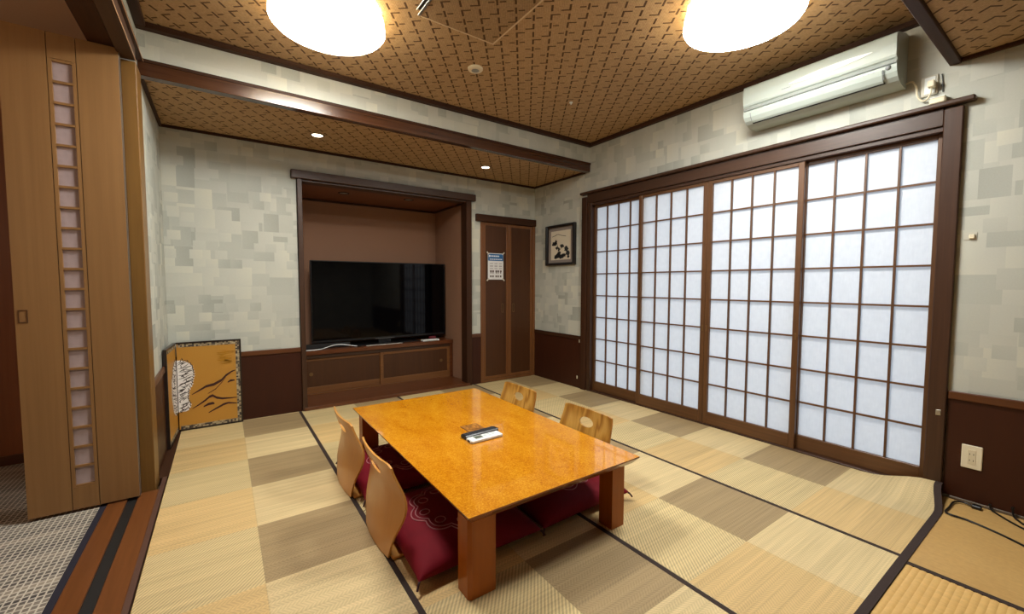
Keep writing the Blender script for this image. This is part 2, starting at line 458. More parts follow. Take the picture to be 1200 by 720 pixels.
# ---- right wall
wr = struct('wall_right')
boxes('plaster', [((XR, YN, -0.05), (XR + 0.14, 0.475, 2.62)), ((XR, 0.475, 1.985), (XR + 0.14, 3.205, 2.62)), ((XR, 3.205, -0.05), (XR + 0.14, YB + 0.12, 2.62))], WP['y'], wr)
box('wainscot', (XR - 0.008, YN, 0.012), (XR, 0.466, 0.528), WAIN, wr)
box('dado_rail', (XR - 0.018, YN, 0.5285), (XR, 0.466, 0.570), RAIL['y'], wr, 0.003)
box('wainscot', (XR - 0.008, 3.216, 0.0), (XR, YB - 0.02, 0.530), WAIN, wr)
box('dado_rail', (XR - 0.018, 3.216, 0.5305), (XR, YB - 0.02, 0.570), DARK['y'], wr, 0.003)
bb = box('baseboard_right', (XR - 0.016, YN, -0.003), (XR, 0.44, 0.0115), plain('grey_strip', (96, 82, 66), 0.5), None, 0.002, 'structure')
# ---- left wall
wl = struct('wall_left')
boxes('plaster', [((XL - 0.10, 3.085, -0.05), (XL, YB + 0.02, 2.62)), ((XL - 0.10, YN, 2.43), (XL, 3.085, 2.62))], WP['y'], wl)
box('wainscot', (XL, 3.095, 0.0), (XL + 0.008, YB - 0.02, 0.530), WAIN, wl)
box('dado_rail', (XL, 3.095, 0.5305), (XL + 0.016, YB - 0.02, 0.570), RAIL['y'], wl, 0.003)
box('floor_strip', (XL - 0.09, 3.095, -0.044), (-0.293, YB - 0.001, -0.001), DARK['y'], wl)
box('post', (-0.395, 2.936, -0.02), (-0.334, 3.094, 2.275), POST, wl, 0.003)
box('wall_front', (-3.3, YN - 0.12, -0.05), (XR + 0.1, YN, 2.62), WP['x'], None, 0, 'structure')
# ---- hanging wall and beam before the lowered back ceiling
wh = struct('wall_beam')
box('plaster', (XL, YF, 2.366), (XR, YF + 0.06, 2.60), WP['x'], wh)
box('beam_face', (XL, YF - 0.010, 2.281), (XR, YF + 0.05, 2.3660), BEAM, wh, 0.003)
box('beam_cap', (XL, YF - 0.016, 2.356), (XR, YF - 0.0105, 2.372), DARK['x'], wh)
# ---- ceilings
box('ceiling', (-0.45, 0.50, ZC), (XR + 0.1, YF + 0.05, ZC + 0.08), CEIL, None, 0, 'structure')
box('ceiling.001', (-0.45, YF + 0.04, ZL), (XR + 0.1, YB + 0.1, ZL + 0.05), CEIL, None, 0, 'structure')
box('ceiling.002', (-0.45, YN, 2.288), (XR + 0.1, 0.495, 2.33), CEIL, None, 0, 'structure')
def trim(n, a, b, ax, m=None): return box('trim_%d' % n, a, b, (m or DARK)[ax], None, 0.003, 'structure')
trim(1, (XL, YF - 0.046, 2.530), (XR, YF, ZC), 'x')
trim(2, (XR - 0.042, 0.535, 2.530), (XR, YF - 0.0465, ZC), 'y')
trim(3, (XL, 0.535, 2.530), (XL + 0.046, YF - 0.0465, ZC), 'y')
trim(4, (XL, YB - 0.018, 2.279), (XR, YB, ZL), 'x')
trim(5, (XR - 0.018, YF + 0.055, 2.279), (XR, YB - 0.018, ZL), 'y')
trim(6, (XL, YF + 0.055, 2.279), (XL + 0.018, YB - 0.018, ZL), 'y')
trim(7, (XL, 0.490, 2.266), (XR, 0.534, 2.600), 'x')
trim(8, (XR - 0.020, YN, 2.268), (XR, 0.490, 2.288), 'y')
# ---- doorway header
hd = struct('trim_9')
box('header_beam', (-0.503, YN, 2.300), (-0.400, 2.936, 2.43), DARK['y'], hd, 0.003)
box('casing', (-0.399, YN, 2.276), (-0.334, 2.936, 2.345), FRAME['y'], hd, 0.004)
box('casing_strip', (-0.399, YN, 2.3455), (-0.322, 3.095, 2.362), FRAME['y'], hd, 0.005)
box('casing', (-0.399, YN, 2.3625), (-0.336, 3.095, 2.425), DARK['y'], hd, 0.003)
box('casing_highlight', (-0.334, YN, 2.276), (-0.3325, 2.936, 2.282), GLINT, hd)
box('casing_highlight', (-0.322, YN, 2.346), (-0.3195, 3.095, 2.352), GLINT, hd)
# ---- hall shell
hw = struct('hall_wall')
box('panel', (-3.2, 3.88, -0.05), (-0.452, 3.98, 2.60), HALLW, hw)
box('panel', (-3.3, YN, -0.05), (-3.2, 3.98, 2.60), HALLW, hw)
box('baseboard', (-3.2, 3.862, -0.003), (-0.46, 3.88, 0.055), RAIL['x'], hw, 0.003)
box('hall_ceiling', (-3.3, YN, 2.50), (-0.452, 3.98, 2.56), HALLC, None, 0, 'structure')

# ---- alcove
wa = struct('wall_alcove')
box('back_panel', (0.50, 4.90, -0.05), (2.30, 4.96, 2.10), ALC, wa)
box('side_panel', (2.226, YB + 0.06, 0.0), (2.30, 4.90, 2.10), ALC, wa)
box('side_panel', (0.50, YB + 0.06, 0.0), (0.562, 4.90, 2.10), ALC, wa)
box('ceiling_alcove', (0.50, YB + 0.10, 2.030), (2.30, 4.96, 2.09), wood('alcove_board', (104, 62, 38), (128, 80, 52), 'x', 0.5), None, 0, 'structure')
trim(10, (0.562, 4.882, 2.008), (2.226, 4.90, 2.030), 'x')
trim(11, (2.208, YB + 0.11, 2.008), (2.226, 4.882, 2.030), 'y')
box('floor_alcove', (0.562, YB - 0.035, -0.003), (2.226, 4.90, 0.030), wood('alcove_floor_wood', (72, 34, 14), (104, 58, 28), 'x', 0.28, 0.5, 0.3), None, 0.003, 'structure')
fa = struct('trim_12')
box('jamb', (0.550, YB - 0.030, 0.0), (0.588, YB + 0.10, 2.029), FRAME['z'], fa, 0.003)
box('jamb', (2.192, YB - 0.030, 0.0), (2.256, YB + 0.10, 2.029), DARK['z'], fa, 0.003)
box('lintel', (0.589, YB - 0.016, 2.012), (2.191, YB + 0.10, 2.029), FRAME['x'], fa, 0.002)
box('head_board', (0.503, YB - 0.045, 2.0295), (2.303, YB + 0.02, 2.100), FRAME['x'], fa, 0.004)

# ---- shoji opening frame
sf = struct('window_1')
box('jamb', (XR - 0.028, 0.469, 0.0), (XR + 0.10, 0.541, 2.044), FRAME['z'], sf, 0.004)
box('jamb', (XR - 0.028, 3.140, 0.0), (XR + 0.10, 3.214, 2.030), DARK['z'], sf, 0.004)
box('jamb_lining', (XR - 0.012, 3.086, 0.0), (XR + 0.10, 3.1395, 2.030), FRAME['z'], sf, 0.003)
box('head_jamb', (XR - 0.022, 0.5415, 1.962), (XR + 0.10, 3.1395, 2.054), FRAME['y'], sf, 0.003)
box('head_track', (XR - 0.008, 0.5415, 1.936), (XR + 0.10, 3.0855, 1.9615), FRAME['y'], sf, 0.002)
box('head_cap', (XR - 0.052, 0.428, 2.0545), (XR + 0.02, 3.222, 2.080), FRAME['y'], sf, 0.006)
box('sill_board', (XR - 0.006, 0.5415, -0.02), (XR + 0.10, 3.0855, 0.010), FRAME['y'], sf, 0.002)
bm = bmesh.new(); add_box(bm, (XR - 0.031, 0.486, 0.432), (XR - 0.0285, 0.506, 0.462), 0.001); add_cyl(bm, (XR - 0.032, 0.496, 0.447), 0.007, 0.006, 'x', 12)
finish('latch', bm, STEEL, sf)

# ---- four shoji panels: stiles, rails, bars and one sheet of paper behind each opening
Z0, Z1 = 0.106, 1.911
def shoji(idx, y0, y1, xf, pulls):
    d = struct('door_%d' % idx); sw = 0.036
    ys = (y0 + sw, y1 - sw); xb = xf + 0.028
    for a in (y0, y1 - sw): box('stile', (xf, a, 0.011), (xb, a + sw, 1.945), SHOJI['z'], d, 0.002)
    box('rail', (xf + 0.001, ys[0], 0.011), (xb - 0.001, ys[1], Z0), SHOJI['y'], d, 0.002)
    box('rail', (xf + 0.001, ys[0], Z1), (xb - 0.001, ys[1], 1.945), SHOJI['y'], d, 0.002)
    py, pz = (ys[1] - ys[0]) / 4, (Z1 - Z0) / 8; bw = 0.0055
    first = None
    for k in range(1, 4):
        y = ys[0] + py * k
        if first is None: first = box('bar', (xf + 0.004, y - bw, Z0), (xf + 0.019, y + bw, Z1), SHOJI['z'], d)
        else:
            c = first.copy(); COL.objects.link(c); c.location.y = y - (ys[0] + py)
    first = None
    for k in range(1, 8):
        z = Z0 + pz * k
        if first is None: first = box('crossbar', (xf + 0.006, ys[0], z - bw), (xf + 0.018, ys[1], z + bw), SHOJI['y'], d)
        else:
            c = first.copy(); COL.objects.link(c); c.location.z = z - (Z0 + pz)
    first = None
    for i in range(4):
        for k in range(8):
            if first is None:
                bm = bmesh.new(); x = xf + 0.0205
                vs = [bm.verts.new(p) for p in ((x, ys[0], Z0), (x, ys[0] + py, Z0), (x, ys[0] + py, Z0 + pz), (x, ys[0], Z0 + pz))]
                bm.faces.new(vs); bmesh.ops.subdivide_edges(bm, edges=bm.edges, cuts=1, use_grid_fill=True)
                first = finish('pane', bm, PAPER, d)
            else:
                c = first.copy(); COL.objects.link(c); c.location = (0, i * py, k * pz)
    for y in pulls:
        bm = bmesh.new(); add_box(bm, (xf - 0.0012, y - 0.005, 0.755), (xf + 0.002, y + 0.005, 0.805), 0.001)
        finish('pull', bm, BRONZE, d)
FRONT, REAR = XR + 0.002, XR + 0.034
shoji(1, 2.452, 3.098, REAR, [])
shoji(2, 1.842, 2.502, FRONT, [1.858])
shoji(3, 1.180, 1.840, FRONT, [1.196, 1.824])
shoji(4, 0.532, 1.212, REAR, [])

# ---- folding door leaf of the hall doorway
dl = struct('door_5')
LY0, LY1 = 2.866, 2.898
box('board', (-0.788, LY0, 0.012), (-0.640, LY1, 2.294), LEAF, dl)
box('board', (-0.5400, LY0, 0.012), (-0.392, LY1, 2.294), LEAF, dl)
box('board', (-0.6370, LY0, 2.1785), (-0.5430, LY1, 2.294), LEAF, dl)
box('board', (-0.6370, LY0, 0.012), (-0.5430, LY1, 0.122), LEAF, dl)
boxes('groove_backing', [((-0.646, LY0 + 0.006, 0.02), (-0.630, LY1 - 0.004, 2.285)), ((-0.550, LY0 + 0.006, 0.02), (-0.534, LY1 - 0.004, 2.285))], LEAFD, dl)
box('glazing_stile', (-0.6370, LY0 + 0.0005, 0.1225), (-0.6240, LY0 + 0.0145, 2.1780), LEAF, dl)
box('glazing_stile', (-0.5560, LY0 + 0.0005, 0.1225), (-0.5430, LY0 + 0.0145, 2.1780), LEAF, dl)
PP, pf, bf = 0.0973, None, None
GLS = frosted('frosted_glass', (168, 150, 150))
for k in range(22):
    z = 0.128 + k * PP
    if bf is None: bf = box('glazing_bar', (-0.6238, LY0 + 0.001, z - 0.0055), (-0.5562, LY0 + 0.014, z + 0.0055), LEAF, dl)
    else:
        c = bf.copy(); COL.objects.link(c); c.location.z = k * PP
    if k < 21:
        if pf is None: pf = box('pane', (-0.6238, LY0 + 0.0105, z + 0.0056), (-0.5562, LY0 + 0.0128, z + PP - 0.0056), GLS, dl)
        else:
            c = pf.copy(); COL.objects.link(c); c.location.z = k * PP
box('edge_strip', (-0.3918, LY0 + 0.004, 0.012), (-0.3880, LY1 - 0.004, 2.294), STEEL, dl)
pl = boxes('pull', [((-0.778, LY0 - 0.002, 0.945), (-0.774, LY0, 1.005)), ((-0.751, LY0 - 0.002, 0.945), (-0.747, LY0, 1.005)), ((-0.774, LY0 - 0.002, 1.001), (-0.751, LY0, 1.005)), ((-0.774, LY0 - 0.002, 0.945), (-0.751, LY0, 0.949))], LEAFD, dl)

# ================================================================== LIGHT FITTINGS
RIM = emit('lamp_rim', (255, 236, 190), 4.5)
def ceiling_light(x, y, label, r=0.279):
    t = thing('ceiling_light', label, 'ceiling light', (x, y, ZC), 'round ceiling lights')
    bm = bmesh.new(); add_lathe(bm, (x, y, ZC), [(0.0, -0.0005), (0.225, -0.0005), (0.225, -0.03), (0.0, -0.03)], 48)
    finish('base_plate', bm, WHITE, t, smooth=True)
    bm = bmesh.new(); add_lathe(bm, (x, y, ZC), [(0.0, -0.119), (0.12, -0.117), (0.20, -0.113), (0.25, -0.107), (0.270, -0.101), (r, -0.091), (r - 0.010, -0.088), (0.0, -0.088)], 64)
    finish('diffuser', bm, LAMP, t, smooth=True)
    bm = bmesh.new(); add_lathe(bm, (x, y, ZC), [(r - 0.001, -0.0905), (r + 0.001, -0.086), (r - 0.004, -0.045), (r - 0.022, -0.012), (r - 0.026, -0.012), (r - 0.010, -0.045), (r - 0.006, -0.0875), (r - 0.001, -0.0905)], 64)
    finish('rim', bm, RIM, t, smooth=True)
ceiling_light(0.4965, 2.386, 'round white ceiling light over the end of the table by the television')
ceiling_light(2.2116, 1.136, 'round white ceiling light beside the white air conditioner', 0.2765)
def downlight(x, y, z, label, lit):
    t = thing('downlight', label, 'downlight', (x, y, z), 'recessed downlights')
    bm = bmesh.new(); add_lathe(bm, (x, y, z), [(0.040, 0.0), (0.052, 0.0), (0.054, -0.003), (0.050, -0.006), (0.041, -0.005), (0.040, 0.0)], 32)
    finish('trim_ring', bm, BRONZE if lit else MATTE, t, smooth=True)
    bm = bmesh.new(); add_lathe(bm, (x, y, z), [(0.0, -0.0035), (0.0395, -0.0035), (0.0395, -0.0003), (0.0, -0.0003)], 24)
    finish('lens', bm, DOWN if lit else GREY, t)
downlight(0.650, 3.630, ZL, 'lit downlight in the lowered ceiling above the folding screen corner', True)
downlight(2.205, 3.642, ZL, 'lit downlight in the lowered ceiling above the alcove edge and closet', True)
downlight(1.018, 4.40, 2.030, 'dark unlit downlight in the alcove ceiling, the one farther from the closet', False)
downlight(1.666, 4.34, 2.030, 'dark unlit downlight in the alcove ceiling, the one nearer the closet', False)
t = thing('smoke_detector', 'small round white detector on the patterned ceiling', 'smoke detector', (1.425, 2.482, ZC))
bm = bmesh.new(); add_lathe(bm, (1.425, 2.482, ZC), [(0.0, 0.0), (0.050, 0.0), (0.050, -0.008), (0.044, -0.014), (0.030, -0.016), (0.0, -0.016)], 32)
finish('housing', bm, plain('ivory_plastic', (206, 196, 172), 0.45), t, smooth=True)
bm = bmesh.new(); add_lathe(bm, (1.425, 2.482, ZC - 0.016), [(0.0, -0.001), (0.024, -0.001), (0.026, -0.0002), (0.0, -0.0002)], 24); finish('grille', bm, GREY, t)
t = thing('ceiling_hook', 'tiny clear hook on the patterned ceiling near the room corner', 'hook', (2.300, 2.498, ZC))
cyl('base', (2.300, 2.498, ZC - 0.004), 0.013, 0.007, WHITE, t, seg=16); cyl('peg', (2.300, 2.498, ZC - 0.014), 0.004, 0.012, WHITE, t, seg=10)
# ceiling hatch
t = thing('access_hatch', 'square ceiling access hatch covered in the ceiling paper', 'hatch', (1.134, 1.938, ZC))
hx0, hx1, hy0, hy1 = 0.897, 1.372, 1.700, 2.175
box('panel', (hx0 + 0.012, hy0 + 0.006, ZC - 0.004), (hx1 - 0.009, hy1 - 0.009, ZC - 0.0003), HATCH, t)
TRM = plain('hatch_edge', (205, 178, 140), 0.4, 0.5)
box('frame_rail', (hx0, hy1 - 0.0085, ZC - 0.006), (hx1, hy1, ZC - 0.0003), TRM, t)
box('frame_rail', (hx1 - 0.0085, hy0, ZC - 0.006), (hx1, hy1 - 0.009, ZC - 0.0003), TRM, t)
box('frame_rail', (hx0, hy0, ZC - 0.006), (hx1 - 0.006, hy0 + 0.0055, ZC - 0.0003), TRM, t)
box('hinge_rail', (hx0 - 0.003, hy0, ZC - 0.009), (hx0 + 0.0110, hy1 - 0.006, ZC - 0.0003), STEEL, t, 0.001)
bm = bmesh.new(); add_box(bm, (hx0 - 0.026, hy0 + 0.02, ZC - 0.010), (hx0 - 0.020, hy1 - 0.045, ZC - 0.0003), 0.001); finish('hinge_rail', bm, STEEL, t)
box('slot', (hx0 - 0.0198, hy0 + 0.02, ZC - 0.003), (hx0 - 0.0032, hy1 - 0.045, ZC - 0.0003), MATTE, t)
def lamp(name, kind, loc, power, color, **k):
    L = bpy.data.lights.new(name, kind); L.energy = power; L.color = color
    for a, v in k.items(): setattr(L, a, v)
    o = bpy.data.objects.new(name, L); COL.objects.link(o); o.location = loc; return o
for i, (x, y) in enumerate(((0.650, 3.630), (2.205, 3.642))):
    lamp('downlight_beam', 'SPOT', (x, y, ZL - 0.012), 7.0, (1, 0.86, 0.66), spot_size=2.0, spot_blend=0.8, shadow_soft_size=0.035)
# unseen fill lamp, added to brighten the hall ceiling and door leaf
t = thing('hall_fill_lamp', 'added round fill lamp hanging unseen beyond the doorway', 'fill lamp', (-1.60, 1.9, 1.70))
bm = bmesh.new(); add_lathe(bm, (-1.60, 1.9, 1.70), [(0, -0.06), (0.15, -0.05), (0.19, -0.01), (0.19, 0.03), (0.12, 0.06), (0, 0.065)], 32); finish('diffuser', bm, emit('hall_fill_glow', (255, 232, 205), 11.5), t, smooth=True); cyl('cord', (-1.60, 1.9, 2.132), 0.004, 0.734, BLACK, t, seg=8)

# ================================================================== WALL FITTINGS
# ---- air conditioner
AY0, AY1 = 0.700, 1.490
t = thing('air_conditioner', 'white wall air conditioner above the paper sliding doors', 'air conditioner', (XR, 1.095, 2.22))
ACW = Mat('ac_shell', (174, 184, 178), 0.4, 0.35).m
back = [(XR - 0.001, 2.212), (XR - 0.001, 2.497), (3.105, 2.497), (2.965, 2.462), (2.962, 2.330), (2.968, 2.322), (2.968, 2.304), (2.957, 2.298), (2.959, 2.284), (2.967, 2.262), (2.985, 2.240), (3.012, 2.224), (3.05, 2.214), (3.10, 2.210)]
prism('body', back, 'y', AY0, AY1, ACW, t)
prism('front_panel', [(2.9615, 2.331), (2.9615, 2.461), (2.956, 2.4575), (2.949, 2.447), (2.947, 2.40), (2.950, 2.345), (2.956, 2.331)], 'y', AY0 + 0.002, AY1 - 0.002, ACW, t)
prism('silver_strip', [(2.9675, 2.3215), (2.9675, 2.3045), (2.958, 2.3045), (2.956, 2.311), (2.9575, 2.3215)], 'y', AY0 + 0.002, AY1 - 0.002, plain('silver_grey', (140, 146, 142), 0.35), t)
prism('louver', [(2.9560, 2.2835), (2.9640, 2.2605), (2.9830, 2.2375), (2.9960, 2.2290), (2.9930, 2.2255), (2.9800, 2.2345), (2.9610, 2.2585), (2.9525, 2.2825)], 'y', AY0 + 0.060, AY1 - 0.050, ACW, t)
prism('louver_gap', [(2.9975, 2.2305), (3.0080, 2.2245), (3.0065, 2.2220), (2.9950, 2.2275)], 'y', AY0 + 0.055, AY1 - 0.045, MATTE, t)
for y in (AY0 + 0.053, AY1 - 0.050):
    prism('louver_end_gap', [(2.9545, 2.2835), (2.9625, 2.2600), (2.9815, 2.2370), (2.9790, 2.2345), (2.9600, 2.2585), (2.9520, 2.2825)], 'y', y, y + 0.004, GREY, t)
bm = bmesh.new(); N = 40; vs = []
for k in range(N):
    a = 2 * math.pi * k / N; c, s = math.cos(a), math.sin(a)
    vs.append(bm.verts.new((2.9448, 1.005 + 0.205 * c, 2.387 + 0.0165 * s * (1 - 0.35 * c * c) - 0.006 * c)))
f = bm.faces.new(vs); r = bmesh.ops.inset_region(bm, faces=[f], thickness=0.006, depth=0.002)
finish('oval_relief', bm, plain('ac_gloss_white', (246, 250, 248), 0.25, 0.5), t, smooth=True)
boxes('lettering', [((2.9462, 1.20 + k * 0.0075, 2.3605), (2.9472, 1.2050 + k * 0.0075, 2.3645)) for k in range(7)], GREY, t, 'stuff')
bm = bmesh.new(); bmesh.ops.create_uvsphere(bm, u_segments=16, v_segments=10, radius=0.013, matrix=Matrix.Translation((2.961, 0.735, 2.288))); finish('sensor_eye', bm, GREY, t, smooth=True)
boxes('indicator_lights', [((2.9565, 0.79 + k * 0.022, 2.2835), (2.9585, 0.80 + k * 0.022, 2.2865)) for k in range(4)], GREY, t, 'stuff')
tube('power_cord', [(3.135, 0.699, 2.235), (3.128, 0.672, 2.235), (3.125, 0.655, 2.20), (3.128, 0.648, 2.15), (3.128, 0.628, 2.118), (3.124, 0.606, 2.122), (3.118, 0.594, 2.15), (3.112, 0.592, 2.185)], 0.0045, CREAM, t)
boxes('plug', [((3.095, 0.578, 2.172), (3.135, 0.606, 2.206))], CREAM, t, None, 0.004)
t = thing('wall_socket', 'cream wall socket with a plug beside the air conditioner', 'socket', (XR, 0.60, 2.12))
box('cover_plate', (XR - 0.010, 0.572, 2.140), (XR - 0.0005, 0.640, 2.245), plain('dull_cream', (196, 190, 172), 0.45), t, 0.003); box('insert', (XR - 0.0145, 0.582, 2.150), (XR - 0.0122, 0.624, 2.236), WHITE, t, 0.001)
t = thing('wire_stub', 'thin black wire standing on the wall beside the high socket', 'wire', (XR, 0.556, 2.19))
tube('wire', [(XR - 0.006, 0.553, 2.142), (XR - 0.006, 0.555, 2.19), (XR - 0.006, 0.560, 2.238)], 0.0022, BLACK, t, 3, 6); box('clip', (XR - 0.010, 0.551, 2.176), (XR - 0.0005, 0.561, 2.184), BLACK, t)
t = thing('cable_box', 'small white cable box lying on the door head beside the high socket', 'cable box', (XR - 0.02, 0.555, 2.0805))
boxes('case', [((XR - 0.042, 0.535, 2.0803), (XR - 0.004, 0.598, 2.112))], CREAM, t, None, 0.006); box('lid', (XR - 0.040, 0.538, 2.1122), (XR - 0.006, 0.595, 2.117), WHITE, t, 0.001)
# ---- four-pin outlet low on the right wall
t = thing('power_outlet', 'cream double power outlet on the dark wainscot', 'outlet', (XR, 0.368, 0.242))
px = XR - 0.008
box('cover_plate', (px - 0.007, 0.331, 0.182), (px - 0.0003, 0.405, 0.303), CREAM, t, 0.004)
ins = box('insert', (px - 0.0085, 0.353, 0.205), (px - 0.0072, 0.383, 0.280), plain('cream_insert', (214, 202, 172), 0.45), t, 0.0005)
for z in (0.226, 0.258):
    boxes('socket', [((px - 0.0092, 0.360, z - 0.004), (px - 0.0086, 0.3625, z + 0.004)), ((px - 0.0092, 0.3735, z - 0.004), (px - 0.0086, 0.376, z + 0.004))], MATTE, t)
# ---- hook and its bracket
t = thing('wall_hook', 'small pale hook stuck on the wallpaper beside the sliding doors', 'hook', (XR, 0.421, 1.378))
box('backing', (XR - 0.003, 0.400, 1.360), (XR - 0.0004, 0.444, 1.398), plain('clear_tape', (196, 192, 178), 0.3), t); bm = bmesh.new(); add_box(bm, (XR - 0.012, 0.406, 1.364), (XR - 0.0032, 0.426, 1.386), 0.002); finish('peg', bm, CREAM, t)
for nm, lab, y, z in (('door_catch', 'tiny pale catch high on the wainscot by the sliding door frame', 3.245, 0.515), ('floor_catch', 'tiny pale catch low on the wainscot by the sliding door frame', 3.275, 0.115)):
    t = thing(nm, lab, 'catch', (XR - 0.01, y, z)); box('plate', (XR - 0.011, y - 0.008, z - 0.016), (XR - 0.0085, y + 0.008, z + 0.016), CREAM, t, 0.001); cyl('pin', (XR - 0.014, y, z + 0.004), 0.004, 0.006, STEEL, t, 'x', 10)

# ---- framed ink painting
t = thing('framed_picture', 'framed ink painting of pine trees on the wallpapered wall', 'picture', (XR, 3.555, 1.35))
FX = XR - 0.040
boxes('frame', [((FX, 3.31, 1.340), (XR - 0.001, 3.345, 1.795)), ((FX, 3.765, 1.340), (XR - 0.001, 3.80, 1.795)), ((FX, 3.345, 1.340), (XR - 0.001, 3.765, 1.368)), ((FX, 3.345, 1.767), (XR - 0.001, 3.765, 1.795))], plain('black_lacquer', (20, 15, 14), 0.3), t, None, 0.006)
box('mount', (XR - 0.012, 3.345, 1.368), (XR - 0.001, 3.765, 1.767), plain('grey_mount', (140, 128, 120), 0.7), t)
pp = box('painting', (XR - 0.0135, 3.392, 1.402), (XR - 0.0122, 3.722, 1.728), plain('cream_paper', (214, 202, 178), 0.7), t)
def blob(bm, x, cy, cz, ry, rz, n=14, jag=0.3, face=-1):
    vs = []
    for k in range(n):
        a = 2 * math.pi * k / n; q = 1 + random.uniform(-jag, jag)
        vs.append(bm.verts.new((x, cy + ry * q * math.cos(a), cz + rz * q * math.sin(a))))
    f = bm.faces.new(vs); e = bmesh.ops.extrude_face_region(bm, geom=[f]); bmesh.ops.translate(bm, verts=[v for v in e['geom'] if isinstance(v, bmesh.types.BMVert)], vec=(0.0006 * face, 0, 0))
bm = bmesh.new(); x = XR - 0.0137
for cy, cz, ry, rz in ((3.66, 1.585, 0.045, 0.028), (3.635, 1.60, 0.02, 0.025), (3.53, 1.555, 0.038, 0.020), (3.62, 1.535, 0.02, 0.018), (3.585, 1.52, 0.016, 0.02), (3.46, 1.515, 0.035, 0.03), (3.44, 1.475, 0.03, 0.03),
                       (3.60, 1.45, 0.05, 0.03), (3.55, 1.435, 0.05, 0.025), (3.50, 1.455, 0.04, 0.02), (3.64, 1.43, 0.025, 0.02), (3.585, 1.475, 0.03, 0.02), (3.43, 1.43, 0.02, 0.015)):
    blob(bm, x, cy, cz, ry, rz)
for pts in ([(3.70, 1.668), (3.66, 1.675), (3.60, 1.688), (3.54, 1.672), (3.47, 1.66)], [(3.62, 1.59), (3.60, 1.55), (3.585, 1.50), (3.58, 1.45)], [(3.53, 1.55), (3.56, 1.52), (3.60, 1.50)]):
    add_tube(bm, spline([(x, a, b) for a, b in pts], 4), 0.0028, 5)
finish('ink_drawing', bm, SUMI, pp)

# ================================================================== CLOSET
t = thing('closet', 'built-in brown two-door closet in the corner beside the alcove', 'closet', (2.75, YB, 0))
box('back_panel', (2.385, YB + 0.06, -0.04), (XR + 0.1, YB + 0.08, 1.90), CLO, t)
boxes('frame', [((2.380, YB - 0.014, 0.0), (2.411, YB + 0.06, 1.8225)), ((3.119, YB - 0.014, 0.0), (XR - 0.0005, YB + 0.06, 1.8225))], CLOF, t, None, 0.002)
box('threshold', (2.4115, YB - 0.010, 0.0), (3.1185, YB + 0.06, 0.028), CLOF, t, 0.002)
box('head_board', (2.317, YB - 0.034, 1.823), (XR - 0.0005, YB + 0.03, 1.902), DARK['x'], t, 0.004)
for x0, x1, px in ((2.413, 2.763, 2.678), (2.766, 3.117, 2.834)):
    d = boxes('door', [((x0, YB - 0.004, 0.030), (x0 + 0.034, YB + 0.022, 1.821)), ((x1 - 0.034, YB - 0.004, 0.030), (x1, YB + 0.022, 1.821)), ((x0 + 0.034, YB - 0.004, 0.030), (x1 - 0.034, YB + 0.022, 0.064)), ((x0 + 0.034, YB - 0.004, 1.787), (x1 - 0.034, YB + 0.022, 1.821))], CLOF, t, None, 0.002)
    box('door_panel', (x0 + 0.034, YB + 0.004, 0.064), (x1 - 0.034, YB + 0.016, 1.787), CLO, d)
    boxes('pull', [((px - 0.014, YB + 0.0005, 0.795), (px - 0.009, YB + 0.0038, 0.897)), ((px + 0.009, YB + 0.0005, 0.795), (px + 0.014, YB + 0.0038, 0.897)), ((px - 0.009, YB + 0.0005, 0.892), (px + 0.009, YB + 0.0038, 0.897)), ((px - 0.009, YB + 0.0005, 0.795), (px + 0.009, YB + 0.0038, 0.800))], BRONZE, d)
# ---- notice on the closet
t = thing('notice', 'white notice with a blue heading stuck on a closet door', 'notice', (2.582, YB, 1.17))
ny = YB - 0.0045
box('sheet', (2.476, ny - 0.0012, 1.178), (2.686, ny, 1.478), plain('notice_paper', (224, 222, 220), 0.6), t)
box('heading', (2.479, ny - 0.0020, 1.392), (2.683, ny - 0.0013, 1.470), plain('notice_blue', (38, 96, 150), 0.5), t)
bm = bmesh.new(); add_cyl(bm, (2.499, ny - 0.0023, 1.445), 0.012, 0.0006, 'y', 16)
for k in range(6): add_box(bm, (2.518 + k * 0.019, ny - 0.0026, 1.437), (2.532 + k * 0.019, ny - 0.0021, 1.453))
for k in range(9): add_box(bm, (2.500 + k * 0.019, ny - 0.0026, 1.404), (2.513 + k * 0.019, ny - 0.0021, 1.416))
finish('heading_marks', bm, plain('notice_white', (226, 230, 236), 0.6), t, 'stuff')
bm = bmesh.new()
for r, z in enumerate((1.355, 1.325, 1.300)):
    for k in range(3): add_box(bm, (2.502 + k * 0.062, ny - 0.0020, z), (2.545 + k * 0.060, ny - 0.0013, z + 0.010 + 0.004 * (r % 2)))
finish('text_blocks', bm, plain('notice_grey', (176, 168, 170), 0.6), t, 'stuff')
bm = bmesh.new()
for k, dx in enumerate((0.0, 0.030, 0.072, 0.100, 0.134)):
    add_box(bm, (2.505 + dx, ny - 0.0020, 1.262), (2.527 + dx, ny - 0.0013, 1.284)); add_box(bm, (2.510 + dx, ny - 0.0020, 1.246), (2.520 + dx, ny - 0.0013, 1.262)); add_box(bm, (2.505 + dx, ny - 0.0020, 1.204), (2.524 + dx, ny - 0.0013, 1.226))
finish('small_pictures', bm, plain('notice_dark', (92, 74, 66), 0.6), t, 'stuff')
for x in (2.476, 2.686):
    for z in (1.178, 1.478):
        bm = bmesh.new(); add_box(bm, (-0.02, ny - 0.0026, -0.007), (0.02, ny - 0.0021, 0.007)); bmesh.ops.rotate(bm, verts=bm.verts, cent=(0, ny, 0), matrix=Matrix.Rotation(math.pi / 4 * (1 if (x < 2.5) == (z > 1.3) else -1), 3, 'Y')); bmesh.ops.translate(bm, verts=bm.verts, vec=(x, 0, z))
        finish('tape', bm, plain('masking_tape', (206, 196, 178), 0.6), t)

